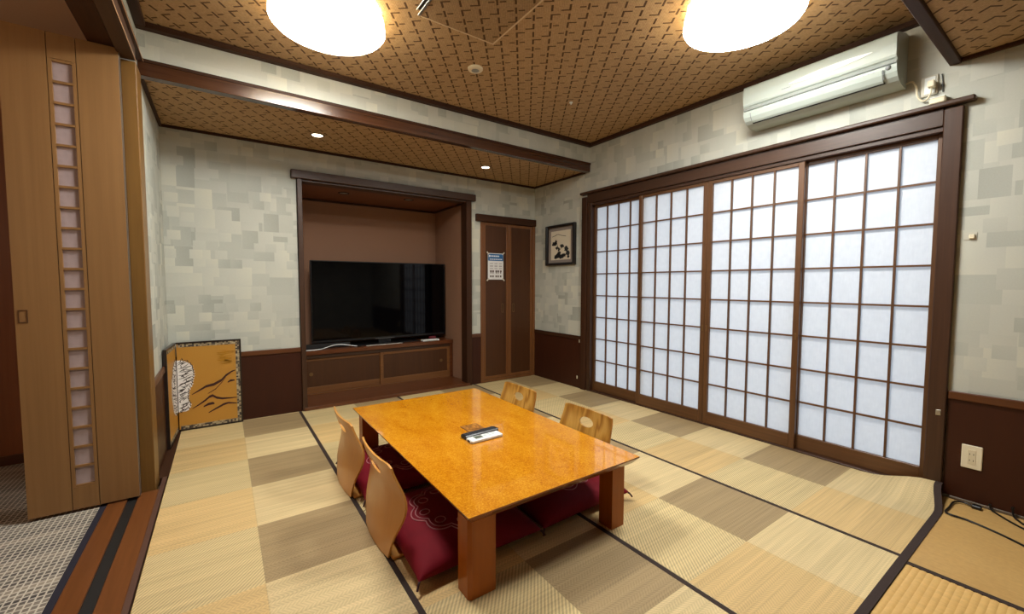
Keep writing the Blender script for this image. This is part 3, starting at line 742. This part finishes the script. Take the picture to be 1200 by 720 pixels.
# ================================================================== ALCOVE CABINET AND TV
t = thing('alcove_cabinet', 'low dark wood cabinet with two sliding doors in the alcove', 'cabinet', (1.39, 4.66, 0.03))
CY = 4.43
box('top', (0.563, CY - 0.012, 0.428), (2.225, 4.899, 0.470), CABT, t, 0.003)
box('side', (2.186, CY, 0.0305), (2.2250, 4.899, 0.4275), CABT, t, 0.002)
box('side', (0.563, CY, 0.0305), (0.600, 4.899, 0.4275), CABT, t, 0.002)
box('top_rail', (0.6005, CY + 0.002, 0.392), (2.1855, CY + 0.03, 0.4275), FRAME['x'], t, 0.002)
box('bottom_rail', (0.6005, CY + 0.001, 0.0305), (2.1855, CY + 0.03, 0.042), CABF, t, 0.001)
box('back_board', (0.6005, 4.87, 0.0305), (2.1855, 4.899, 0.4275), CLO, t)
for x0, x1, y, px in ((0.6010, 1.395, CY + 0.018, 0.690), (1.365, 2.185, CY + 0.003, 2.075)):
    d = boxes('door', [((x0, y, 0.0425), (x0 + 0.034, y + 0.014, 0.3915)), ((x1 - 0.034, y, 0.0425), (x1, y + 0.014, 0.3915)), ((x0 + 0.034, y, 0.0425), (x1 - 0.034, y + 0.014, 0.108)), ((x0 + 0.034, y, 0.366), (x1 - 0.034, y + 0.014, 0.3915))], CABF, t, None, 0.002)
    box('door_panel', (x0 + 0.034, y + 0.004, 0.108), (x1 - 0.034, y + 0.010, 0.366), CLO, d)
    bm = bmesh.new(); add_cyl(bm, (px, y + 0.0025, 0.235), 0.018, 0.003, 'y', 20); finish('pull', bm, BRONZE, d, smooth=True)
t = thing('television', 'large black flat television standing on the alcove cabinet', 'television', (1.45, 4.60, 0.4705))
TX0, TX1, TZ0, TZ1, TY = 0.727, 2.205, 0.520, 1.365, 4.60
box('housing', (TX0, TY + 0.0005, TZ0), (TX1, TY + 0.045, TZ1), BLACK, t, 0.004)
boxes('bezel', [((TX0, TY - 0.006, TZ0), (TX0 + 0.010, TY, TZ1)), ((TX1 - 0.010, TY - 0.006, TZ0), (TX1, TY, TZ1)), ((TX0 + 0.010, TY - 0.006, TZ1 - 0.010), (TX1 - 0.010, TY, TZ1)), ((TX0 + 0.010, TY - 0.006, TZ0), (TX1 - 0.010, TY, TZ0 + 0.024))], BLACK, t, None, 0.002)
box('screen', (TX0 + 0.010, TY - 0.003, TZ0 + 0.024), (TX1 - 0.010, TY - 0.0005, TZ1 - 0.010), SCREEN, t)
box('lower_trim', (1.36, TY - 0.009, TZ0 + 0.001), (1.58, TY - 0.0065, TZ0 + 0.010), plain('dark_steel', (120, 120, 122), 0.3, 0.5, 0.8), t, 0.001)
boxes('base', [((1.10, TY - 0.10, 0.4705), (1.84, TY + 0.12, 0.480)), ((1.40, TY + 0.0, 0.480), (1.54, TY + 0.03, TZ0 - 0.0005))], BLACK, t, None, 0.003)
t = thing('sound_bar', 'long slim black speaker bar under the television screen', 'speaker', (0.98, 4.52, 0.4705))
box('housing', (0.640, 4.535, 0.4705), (1.085, 4.585, 0.515), MATTE, t, 0.006); box('end_cap', (0.632, 4.537, 0.4715), (0.6395, 4.583, 0.514), BLACK, t, 0.003)
t = thing('silver_rod', 'slim silver wand lying on the cabinet edge before the television', 'wand', (1.41, 4.435, 0.4705))
bm = bmesh.new(); add_cyl(bm, (1.415, 4.432, 0.4765), 0.0055, 0.39, 'x', 12); finish('tube', bm, STEEL, t, smooth=True); cyl('tip', (1.615, 4.432, 0.4765), 0.006, 0.010, BLACK, t, 'x', 12)
t = thing('white_cable', 'white cable looping along the cabinet top below the television', 'cable', (0.90, 4.5, 0.4705))
tube('cord', [(0.640, 4.452, 0.4745), (0.76, 4.455, 0.4745), (0.82, 4.47, 0.482), (0.90, 4.49, 0.500), (0.97, 4.50, 0.504), (1.03, 4.49, 0.497), (1.10, 4.47, 0.4835), (1.135, 4.46, 0.4785)], 0.0042, WHITE, t); box('connector', (1.135, 4.452, 0.4715), (1.170, 4.468, 0.4835), BLACK, t, 0.002)
t = thing('set_top_box', 'small white box on the cabinet top near the alcove side wall', 'box', (1.94, 4.49, 0.4705))
bm = bmesh.new(); add_box(bm, (1.850, 4.425, 0.4705), (2.050, 4.492, 0.489), 0.003); finish('case', bm, WHITE, t); box('front_strip', (1.860, 4.4235, 0.474), (2.040, 4.4248, 0.480), GREY, t)
t = thing('red_packet', 'tiny dark red packet behind the small white box', 'packet', (2.03, 4.57, 0.4705))
box('case', (1.985, 4.552, 0.4705), (2.065, 4.583, 0.508), plain('dark_red_card', (96, 22, 34), 0.5), t, 0.002); box('flap', (1.985, 4.5505, 0.498), (2.065, 4.5518, 0.508), plain('dull_red_card', (120, 44, 52), 0.5), t)

# ================================================================== FOLDING SCREEN
t = thing('folding_screen', 'small gold two-panel folding screen painted with a tiger and hills', 'folding screen', (-0.10, 3.9, 0))
LACQ = plain('screen_lacquer', (34, 24, 20), 0.3)
BROC = Mat('brocade', (120, 104, 84), 0.6); x, y, z = BROC.pos()
_n = BROC.white((x / 0.012 + y / 0.012).floor(), (z / 0.012).floor()); BROC.color(BROC.ramp(_n, [(0.2, (60, 52, 48)), (0.5, (138, 120, 92)), (0.9, (176, 160, 126))])); BROC = BROC.m
def panel(P0, U, w, h, z0=0.002):
    """P0 lower hinge-side corner of the painted face, U along the panel; the face normal points into the room"""
    P0, U = Vector(P0), Vector(U).normalized(); Nn = Vector((U.y, -U.x, 0)); 
    if Nn.dot(Vector((1, -1, 0))) < 0: Nn = -Nn
    def slab(bm, u0, u1, v0, v1, d0, d1):
        q = [bm.verts.new(P0 + U * u + Vector((0, 0, v)) + Nn * d) for d in (d0, d1) for u, v in ((u0, v0), (u1, v0), (u1, v1), (u0, v1))]
        for i in ((0, 1, 2, 3), (7, 6, 5, 4), (0, 4, 5, 1), (1, 5, 6, 2), (2, 6, 7, 3), (3, 7, 4, 0)): bm.faces.new([q[k] for k in i])
    bm = bmesh.new(); slab(bm, 0.004, w - 0.004, z0 + 0.004, h - 0.004, -0.014, 0)
    pn = finish('panel', bm, GOLD, t)
    bm = bmesh.new(); e = 0.012
    for a in ((0, w, z0, z0 + e, -0.016, 0.005), (0, w, h - e, h, -0.016, 0.005), (w - e, w, z0 + e, h - e, -0.016, 0.005)): slab(bm, *a)
    finish('frame', bm, LACQ, pn)
    bm = bmesh.new(); b = 0.026
    for a in ((e, w - e, z0 + e, z0 + e + b, 0.0002, 0.0015), (e, w - e, h - e - b, h - e, 0.0002, 0.0015), (w - e - b, w - e, z0 + e + b, h - e - b, 0.0002, 0.0015)): slab(bm, *a)
    finish('brocade_border', bm, BROC, pn)
    def paint(name, polys, mat, d=0.0018):
        bm = bmesh.new()
        for poly in polys:
            vs = [bm.verts.new(P0 + U * u + Vector((0, 0, v)) + Nn * d) for u, v in poly]
            bm.faces.new(vs)
        g = bmesh.ops.extrude_face_region(bm, geom=list(bm.faces)); bmesh.ops.translate(bm, verts=[v for v in g['geom'] if isinstance(v, bmesh.types.BMVert)], vec=Nn * -0.0012)
        finish(name, bm, mat, pn)
    return paint
# the panel along the back wall
PB = panel((-0.305, 4.000, 0), (1, 0, 0), 0.412, 0.682)
def ridge(pts, th):
    """a brush stroke: heavy on its upper line, thin at both ends"""
    top = [(u, v) for u, v in pts]; n = len(pts)
    return top + [(u, v - th * math.sin(math.pi * (k + 0.6) / (n + 0.2))) for k, (u, v) in reversed(list(enumerate(pts)))]
PB('hills', [ridge([(0.085, 0.275), (0.13, 0.305), (0.175, 0.335), (0.225, 0.345), (0.275, 0.372), (0.305, 0.405), (0.345, 0.43), (0.372, 0.435)], 0.022),
             ridge([(0.185, 0.268), (0.235, 0.300), (0.275, 0.345), (0.305, 0.385)], 0.008),
             ridge([(0.085, 0.165), (0.125, 0.192), (0.165, 0.222), (0.195, 0.250), (0.215, 0.257), (0.24, 0.236), (0.275, 0.222), (0.325, 0.216), (0.372, 0.212)], 0.020),
             ridge([(0.155, 0.172), (0.185, 0.192), (0.215, 0.196), (0.225, 0.186)], 0.020),
             ridge([(0.185, 0.118), (0.235, 0.148), (0.285, 0.175), (0.315, 0.180), (0.372, 0.165)], 0.017),
             ridge([(0.315, 0.345), (0.335, 0.360), (0.362, 0.356)], 0.017)], INK)
random.seed(5)
PB('gold_clouds', [[(0.26 + random.uniform(0, 0.10) + 0.016 * math.cos(a), 0.50 + random.uniform(0, 0.0) + k * 0.022 + 0.012 * math.sin(a)) for a in [2 * math.pi * q / 9 for q in range(9)]][::1] for k in range(5)], plain('gold_cloud', (176, 124, 34), 0.5, 0.4, 0.2), 0.0016)
def stroke(u0, v0, u1, v1, bow, th):
    """a tapered brush mark bowed to one side"""
    n = 6; dx, dy = u1 - u0, v1 - v0; L = math.hypot(dx, dy) or 1; nx, ny = -dy / L, dx / L; A, B = [], []
    for k in range(n + 1):
        q = k / n; b = bow * math.sin(math.pi * q); w = th * math.sin(math.pi * (0.08 + 0.84 * q))
        A.append((u0 + dx * q + nx * (b + w), v0 + dy * q + ny * (b + w))); B.append((u0 + dx * q + nx * (b - w), v0 + dy * q + ny * (b - w)))
    return A + B[::-1]
def tiger(P, edge, n):
    """a pale body with a ragged outline and dense bowed stripes; edge gives its width at each height"""
    def wid(v):
        for (v0, w0), (v1, w1) in zip(edge, edge[1:]):
            if v <= v1: return w0 + (w1 - w0) * smooth((v - v0) / (v1 - v0))
        return edge[-1][1]
    lo, hi = edge[0][0], edge[-1][0]; N = 40
    P('tiger', [[(0.003, lo)] + [(wid(lo + (hi - lo) * k / N) + (0.005 if k % 2 else -0.003), lo + (hi - lo) * k / N) for k in range(N + 1)] + [(0.003, hi)]], PALE, 0.0017)
    st = []
    for k in range(n):
        v = lo + (hi - lo) * (k + 0.5) / n; w = wid(v)
        a = random.uniform(0.5, 1.0) * w; ln = random.uniform(0.25, 0.6) * w + 0.008
        st.append(stroke(a + 0.004, v + random.uniform(0.0, 0.016), max(a - ln, 0.004), v - random.uniform(0.004, 0.022), random.uniform(-0.009, 0.009), random.uniform(0.0018, 0.0036)))
        if k % 2: st.append(stroke(w * 0.98, v, w * 0.90, v + 0.022, -0.003, 0.0028))
        if k % 3 == 0: st.append(stroke(random.uniform(0.1, 0.5) * w, v, random.uniform(0.2, 0.6) * w, v - 0.016, 0.004, 0.003))
    P('tiger_stripes', st, plain('tiger_ink', (58, 46, 40), 0.7) if 'tiger_ink' not in bpy.data.materials else bpy.data.materials['tiger_ink'], 0.0024)
random.seed(11)
tiger(PB, [(0.150, 0.050), (0.165, 0.066), (0.19, 0.080), (0.24, 0.064), (0.30, 0.070), (0.36, 0.094), (0.43, 0.106), (0.49, 0.098), (0.525, 0.070), (0.545, 0.030)], 44)
# the panel folded along the left wall
PS = panel((-0.308, 3.998, 0), (-0.05, -1, 0), 0.400, 0.682)
tiger(PS, [(0.150, 0.10), (0.20, 0.17), (0.30, 0.22), (0.42, 0.21), (0.50, 0.15), (0.545, 0.06)], 40)

# ================================================================== RUG OF WOVEN SQUARES
rug = thing('woven_rug', 'large checked woven rush rug with dark seam tapes over the floor', 'rug', (1.4, 2.2, 0))
SEAM = [-0.292, 0.529, 1.404, 2.288, 3.148]
def lift(x, y): return 0.072 * smooth((x - 2.86) / 0.27) * smooth((0.80 - y) / 0.34)
def sheet(name, x0, x1, y0, y1, mat, dz, nx, ny, xshift=None):
    bm = bmesh.new(); V = {}
    for l, z in ((0, dz), (1, -0.0028 + dz * 0.5)):
        for i in range(nx + 1):
            for j in range(ny + 1):
                x = x0 + (x1 - x0) * i / nx; y = y0 + (y1 - y0) * j / ny
                h = lift(x, y); V[l, i, j] = bm.verts.new((x - h * 0.30, y + h * 0.55, z + h))
    for i in range(nx):
        for j in range(ny):
            bm.faces.new((V[0, i, j], V[0, i + 1, j], V[0, i + 1, j + 1], V[0, i, j + 1])); bm.faces.new((V[1, i, j], V[1, i, j + 1], V[1, i + 1, j + 1], V[1, i + 1, j]))
    for i in range(nx):
        for j in (0, ny): bm.faces.new((V[0, i, j], V[0, i + 1, j], V[1, i + 1, j], V[1, i, j]))
    for j in range(ny):
        for i in (0, nx): bm.faces.new((V[0, i, j], V[0, i, j + 1], V[1, i, j + 1], V[1, i, j]))
    return finish(name, bm, mat, rug, smooth=True)
EY = 0.452
for k in range(4):
    a, b = SEAM[k] + (0.011 if k else 0), SEAM[k + 1] - (0.011 if k < 3 else 0.004)
    sheet('woven_strip', a, b, EY, 4.045 if k < 2 else 4.030, GOZA, 0.0, 16 if k == 3 else 1, 60 if k == 3 else 1)
for k in (1, 2, 3): sheet('seam_tape', SEAM[k] - 0.0105, SEAM[k] + 0.0105, 0.452, 4.03, TAPE, 0.0012, 1, 1)
sheet('end_tape', SEAM[0], 3.146, 0.423, 0.4515, TAPE, 0.0012, 80, 1)

# ================================================================== TABLE
tb = thing('low_table', 'low rectangular table with glossy orange burl top', 'table', (1.115, 1.985, 0))
tx0, tx1, ty0, ty1, tz = 0.664, 1.566, 1.212, 2.748, 0.330
bm = bmesh.new(); iv = 0.024
L3 = [(0.0, tz), (0.0, tz - 0.006), (iv, tz - 0.034)]
rings = []
for d, z in L3: rings.append([bm.verts.new(p) for p in ((tx0 + d, ty0 + d, z), (tx1 - d, ty0 + d, z), (tx1 - d, ty1 - d, z), (tx0 + d, ty1 - d, z))])
f = bm.faces.new(rings[0]); f.material_index = 0
for A, B in zip(rings, rings[1:]):
    for k in range(4): bm.faces.new((A[k], A[(k + 1) % 4], B[(k + 1) % 4], B[k])).material_index = 1
bm.faces.new(rings[-1][::-1]).material_index = 1
finish('tabletop', bm, [TOP, EDGE], tb)
for ax in (tx0 + 0.06, tx1 - 0.075): box('apron', (ax, ty0 + 0.10, 0.270), (ax + 0.015, ty1 - 0.10, 0.2955), EDGE, tb)
def leg(x0, x1, y0, y1, cx, cy):
    c = 0.012; P = [(x0, y0), (x1, y0), (x1, y1), (x0, y1)]; out = []
    for (x, y) in P:
        if (x == x0) == (cx < 0) and (y == y0) == (cy < 0):
            sx, sy = (1 if x == x0 else -1), (1 if y == y0 else -1)
            q = [(x, y + sy * c), (x + sx * c, y)]
            if (x == x0) != (y == y0): q.reverse()
            out += q
        else: out.append((x, y))
    prism('leg', out, 'z', 0.0015, 0.2955, LEG, tb)
leg(0.684, 0.796, 1.247, 1.330, -1, -1); leg(1.432, 1.524, 1.255, 1.335, 1, -1)
leg(0.690, 0.790, 2.628, 2.712, -1, 1); leg(1.434, 1.532, 2.628, 2.712, 1, 1)

# ================================================================== FLOOR CHAIRS
def back_board(name, mat, parent, wt, wm, wb_, h, hole, prof, bend, sidex):
    """bent board with an oval hand hole; rings run from the hole out to the outline"""
    hy, hz, ry, rz, pw = hole; NA, NK = 72, 9
    def half(z):
        t = z / h
        if t < 0.55: return wb_ + (wm - wb_) * smooth(t / 0.55)
        return wm + (wt - wm) * smooth((t - 0.55) / 0.45)
    def outline(a):
        dy, dz = math.cos(a), math.sin(a); lo, hi = 0.0, 1.0
        def inside(s):
            y, z = hy + dy * s, hz + dz * s
            if z < 0.004 or z > h: return False
            w = half(z); rc = 0.016
            if z > h - rc: w -= rc - math.sqrt(max(rc * rc - (z - h + rc) ** 2, 0))
            return abs(y) <= w
        for _ in range(30):
            m = (lo + hi) / 2
            if inside(m): lo = m
            else: hi = m
        return hy + dy * lo, hz + dz * lo
    def bendx(y, z):
        for (z0, x0), (z1, x1) in zip(prof, prof[1:]):
            if z <= z1: t = (z - z0) / (z1 - z0); b = x0 + (x1 - x0) * smooth(t); break
        else: b = prof[-1][1]
        return b + bend * (y / wm) ** 2
    bm = bmesh.new(); th = 0.0045; L = {}
    for a in range(NA):
        # square the angle distribution a little so that the corners are caught
        ang = 2 * math.pi * a / NA
        ca, sa = math.cos(ang), math.sin(ang)
        h0 = (hy + ry * math.copysign(abs(ca) ** pw, ca), hz + rz * math.copysign(abs(sa) ** pw, sa))
        o = outline(math.atan2(sa, ca))
        for k in range(NK + 1):
            t = (k / NK)
            y, z = h0[0] + (o[0] - h0[0]) * t, h0[1] + (o[1] - h0[1]) * t
            x = bendx(y, z)
            L[0, a, k] = bm.verts.new((x + th, y, z)); L[1, a, k] = bm.verts.new((x - th, y, z))
    for a in range(NA):
        b = (a + 1) % NA
        for k in range(NK):
            bm.faces.new((L[0, a, k], L[0, b, k], L[0, b, k + 1], L[0, a, k + 1])); bm.faces.new((L[1, a, k], L[1, a, k + 1], L[1, b, k + 1], L[1, b, k]))
        for k in (0, NK): bm.faces.new((L[0, a, k], L[1, a, k], L[1, b, k], L[0, b, k]))
    return finish(name, bm, mat, parent, smooth=True, local=True)
def floor_chair(mat, label, loc, rz, style):
    t = thing('floor_chair', label, 'chair', loc, 'legless floor chairs', rz)
    if style == 'ply':
        back_board('backrest', mat, t, 0.205, 0.240, 0.162, 0.408, (0, 0.342, 0.074, 0.025, 0.7), [(0.0, 0.0), (0.08, 0.004), (0.25, 0.032), (0.42, -0.010)], 0.028, 1)
    else:
        back_board('backrest', mat, t, 0.192, 0.206, 0.190, 0.392, (0, 0.318, 0.055, 0.027, 1.0), [(0.0, 0.010), (0.06, 0.012), (0.20, 0.040), (0.40, -0.004)], 0.010, 1)
    bm = bmesh.new(); add_box(bm, (0.020, -0.185, 0.0030), (0.44, 0.185, 0.0150), 0.003); finish('seat', bm, mat, t, local=True)
    return t
floor_chair(PLY, 'pale plywood floor chair with slot handle, the one closer to the doorway', (0.515, 1.800, 0), 0, 'ply')
floor_chair(PLY, 'pale plywood floor chair with slot handle, the one closer to the television', (0.512, 2.395, 0), 0, 'ply')
floor_chair(OAK, 'grained oak floor chair with oval hole, the one nearer the middle of the sliding doors', (1.748, 1.725, 0), math.pi, 'oak')
floor_chair(OAK, 'grained oak floor chair with oval hole, the one nearer the closet', (1.748, 2.405, 0), math.pi, 'oak')

# ---- cushions
def cushion(label, loc, rz=0.0, sx=0.285, sy=0.300, hz=0.108, emb=True, esign=1):
    t = thing('floor_cushion', label, 'cushion', (loc[0], loc[1], 0.0158), 'crimson floor cushions', rz)
    n = 26
    def top(u, v):
        e = (max(1 - abs(u) ** 3.2, 0) * max(1 - abs(v) ** 3.2, 0)) ** 0.42
        return e
    def XY(u, v):
        k = 1 - 0.045 * (1 - v * v) * abs(u) ** 4 ; q = 1 - 0.045 * (1 - u * u) * abs(v) ** 4
        return u * sx * k, v * sy * q
    bm = bmesh.new(); V = {}
    for s in (0, 1):
        for i in range(n + 1):
            for j in range(n + 1):
                u, v = math.sin(math.pi / 2 * (2 * i / n - 1)), math.sin(math.pi / 2 * (2 * j / n - 1))
                x, y = XY(u, v); e = top(u, v)
                z = 0.030 + (hz - 0.030) * e * (1 - 0.10 * (1 - u * u) * (1 - v * v) * 0) if s == 0 else 0.030 - 0.0295 * min(1, e * 1.15)
                if s == 1 and (i in (0, n) or j in (0, n)): V[s, i, j] = V[0, i, j]
                else: V[s, i, j] = bm.verts.new((x, y, z))
    for i in range(n):
        for j in range(n):
            bm.faces.new((V[0, i, j], V[0, i + 1, j], V[0, i + 1, j + 1], V[0, i, j + 1])); bm.faces.new((V[1, i, j], V[1, i, j + 1], V[1, i + 1, j + 1], V[1, i + 1, j]))
    finish('cover', bm, RED, t, smooth=True, local=True)
    for a in (-1, 1):
        for b in (-1, 1):
            bm = bmesh.new(); p = Vector((a * (sx - 0.004), b * (sy - 0.004), 0.028)); d = Vector((a, b, 0)).normalized()
            add_tube(bm, [p, p + d * 0.008 + Vector((0, 0, -0.004)), p + d * 0.016 + Vector((0, 0, -0.013)), p + d * 0.022 + Vector((0, 0, -0.022))], 0.0045, 6)
            finish('corner_tassel', bm, plain('dark_tassel', (52, 6, 14), 0.7) if 'dark_tassel' not in bpy.data.materials else bpy.data.materials['dark_tassel'], t, local=True)
    # scalloped embroidered motif
    bm = bmesh.new()
    def surf(u, v):
        x, y = XY(u, v); return Vector((x, y, 0.030 + (hz - 0.030) * top(u, v) + 0.0012))
    for rr, am in ((0.175, 0.030), (0.158, 0.026)):
        pts = []
        for k in range(121):
            a = 2 * math.pi * k / 120; r = rr + am * abs(math.sin(4.5 * a))
            pts.append(surf(r * 0.95 * math.cos(a) / sx, r * 1.05 * math.sin(a) / sy))
        add_tube(bm, pts, 0.0024, 5)
    for q in range(9):
        a0 = 2 * math.pi * (q + 0.5) / 9; pts = []
        for k in range(13):
            a = 2 * math.pi * k / 12; pts.append(surf((0.135 * math.cos(a0) + 0.022 * math.cos(a)) / sx, (0.145 * math.sin(a0) + 0.022 * math.sin(a)) / sy))
        add_tube(bm, pts, 0.0022, 5)
    e = finish('embroidery', bm, plain('silver_thread', (176, 118, 122), 0.6) if 'silver_thread' not in bpy.data.materials else bpy.data.materials['silver_thread'], t, local=True)
    e['kind'] = 'stuff'
    return t
cushion('crimson cushion on the plywood floor chair closer to the doorway', (0.838, 1.685))
cushion('crimson cushion on the plywood floor chair closer to the television', (0.838, 2.37), sy=0.29)
cushion('crimson cushion on the oak floor chair at the middle of the sliding doors', (1.423, 1.685), esign=-1)
cushion('crimson cushion on the oak floor chair nearer the closet', (1.423, 2.37), sy=0.29, esign=-1)

# ---- things on the table
def remote(name, label, c, L, Wd, hgt, rz, mat, top_mat, keys, style):
    t = thing(name, label, 'remote control', (c[0], c[1], tz + 0.0004), None, rz)
    bm = bmesh.new(); add_box(bm, (-L / 2, -Wd / 2, 0), (L / 2, Wd / 2, hgt), 0.005); finish('case', bm, mat, t, local=True)
    if style == 'white':
        bm = bmesh.new(); add_box(bm, (-L / 2 + 0.034, -0.016, hgt + 0.0001), (-L / 2 + 0.078, 0.016, hgt + 0.0011)); finish('display', bm, plain('lcd_grey', (92, 98, 86), 0.3), t, local=True)
        bm = bmesh.new(); add_box(bm, (-L / 2 - 0.0006, -0.012, 0.004), (-L / 2 + 0.001, 0.012, hgt - 0.004)); finish('lens', bm, BLACK, t, local=True)
    for i, (x, y, w, d) in enumerate(keys):
        bm = bmesh.new(); add_box(bm, (x - w / 2, y - d / 2, hgt + 0.0001), (x + w / 2, y + d / 2, hgt + 0.0018)); finish('key', bm, top_mat, t, local=True)
    return t
remote('remote_control', 'white air conditioner remote control lying on the table', (1.087, 1.808), 0.190, 0.056, 0.018, 0.02, WHITE, plain('key_pale', (190, 200, 200), 0.5),
       [(0.0, 0.0, 0.014, 0.010), (0.026, 0.008, 0.012, 0.008), (0.026, -0.010, 0.012, 0.008), (0.052, 0.0, 0.016, 0.012)], 'white')
remote('remote_control', 'black television remote control lying on the table', (1.098, 1.874), 0.212, 0.048, 0.020, 0.05, BLACK, plain('key_grey', (70, 72, 78), 0.5),
       [(-0.09 + 0.017 * i, -0.014 + 0.014 * j, 0.010, 0.008) for i in range(11) for j in range(3)] , 'black')
t = thing('coaster', 'square brown coaster lying on the table behind the remotes', 'coaster', (1.116, 1.985, tz + 0.0004))
CM = Mat('coaster_print', (120, 74, 30), 0.35); x, y, z = CM.pos(True)
_n = CM.white((x / 0.011).floor(), (y / 0.018).floor()); CM.color(CM.ramp(_n, [(0.2, (112, 66, 20)), (0.6, (158, 102, 38)), (0.95, (196, 136, 62))]))
bm = bmesh.new(); add_box(bm, (-0.051, -0.053, 0), (0.051, 0.053, 0.0016), 0.0005); finish('plate', bm, CM.m, t, local=True)
bm = bmesh.new()
for a, b in (((-0.051, -0.053, 0.0017), (0.051, -0.049, 0.0024)), ((-0.051, 0.049, 0.0017), (0.051, 0.053, 0.0024)), ((-0.051, -0.049, 0.0017), (-0.047, 0.049, 0.0024)), ((0.047, -0.049, 0.0017), (0.051, 0.049, 0.0024))): add_box(bm, a, b)
finish('border', bm, plain('coaster_rim', (104, 58, 18), 0.4), t, local=True)

# ---- black leads on the floor by the right wall
t = thing('power_cable', 'long black power cable curving over the bare floor mat with a plug at its end', 'cable', (3.0, 0.35, 0))
tube('cord', [(3.095, 0.353, 0.006), (3.105, 0.385, 0.007), (3.075, 0.412, 0.006), (2.99, 0.415, 0.004), (2.915, 0.417, 0.004), (2.895, 0.395, 0.004), (2.895, 0.34, 0.003), (2.872, 0.27, 0.002), (2.835, 0.20, 0.002), (2.78, 0.12, 0.002), (2.72, 0.04, 0.002)], 0.0045, BLACK, t)
box('plug', (3.080, 0.318, -0.0025), (3.112, 0.353, 0.015), BLACK, t, 0.004)
t = thing('power_cable', 'short black lead running from the wall base along the floor', 'cable', (3.1, 0.25, 0))
tube('cord', [(3.128, 0.295, 0.020), (3.122, 0.290, 0.008), (3.105, 0.275, 0.003), (3.06, 0.235, 0.002), (3.03, 0.205, 0.002), (3.01, 0.180, 0.002), (2.99, 0.14, 0.002)], 0.0042, BLACK, t); cyl('strain_relief', (3.128, 0.2955, 0.024), 0.006, 0.010, BLACK, t, seg=10)
t = thing('power_cable', 'black lead dropping upright from the wall base before it bends', 'cable', (3.1, 0.2, 0))
tube('cord', [(3.122, 0.222, 0.040), (3.118, 0.220, 0.018), (3.112, 0.215, 0.006), (3.085, 0.198, 0.003), (3.06, 0.18, 0.0025), (3.03, 0.14, 0.0025)], 0.0042, BLACK, t); cyl('strain_relief', (3.122, 0.2222, 0.044), 0.006, 0.010, BLACK, t, seg=10)
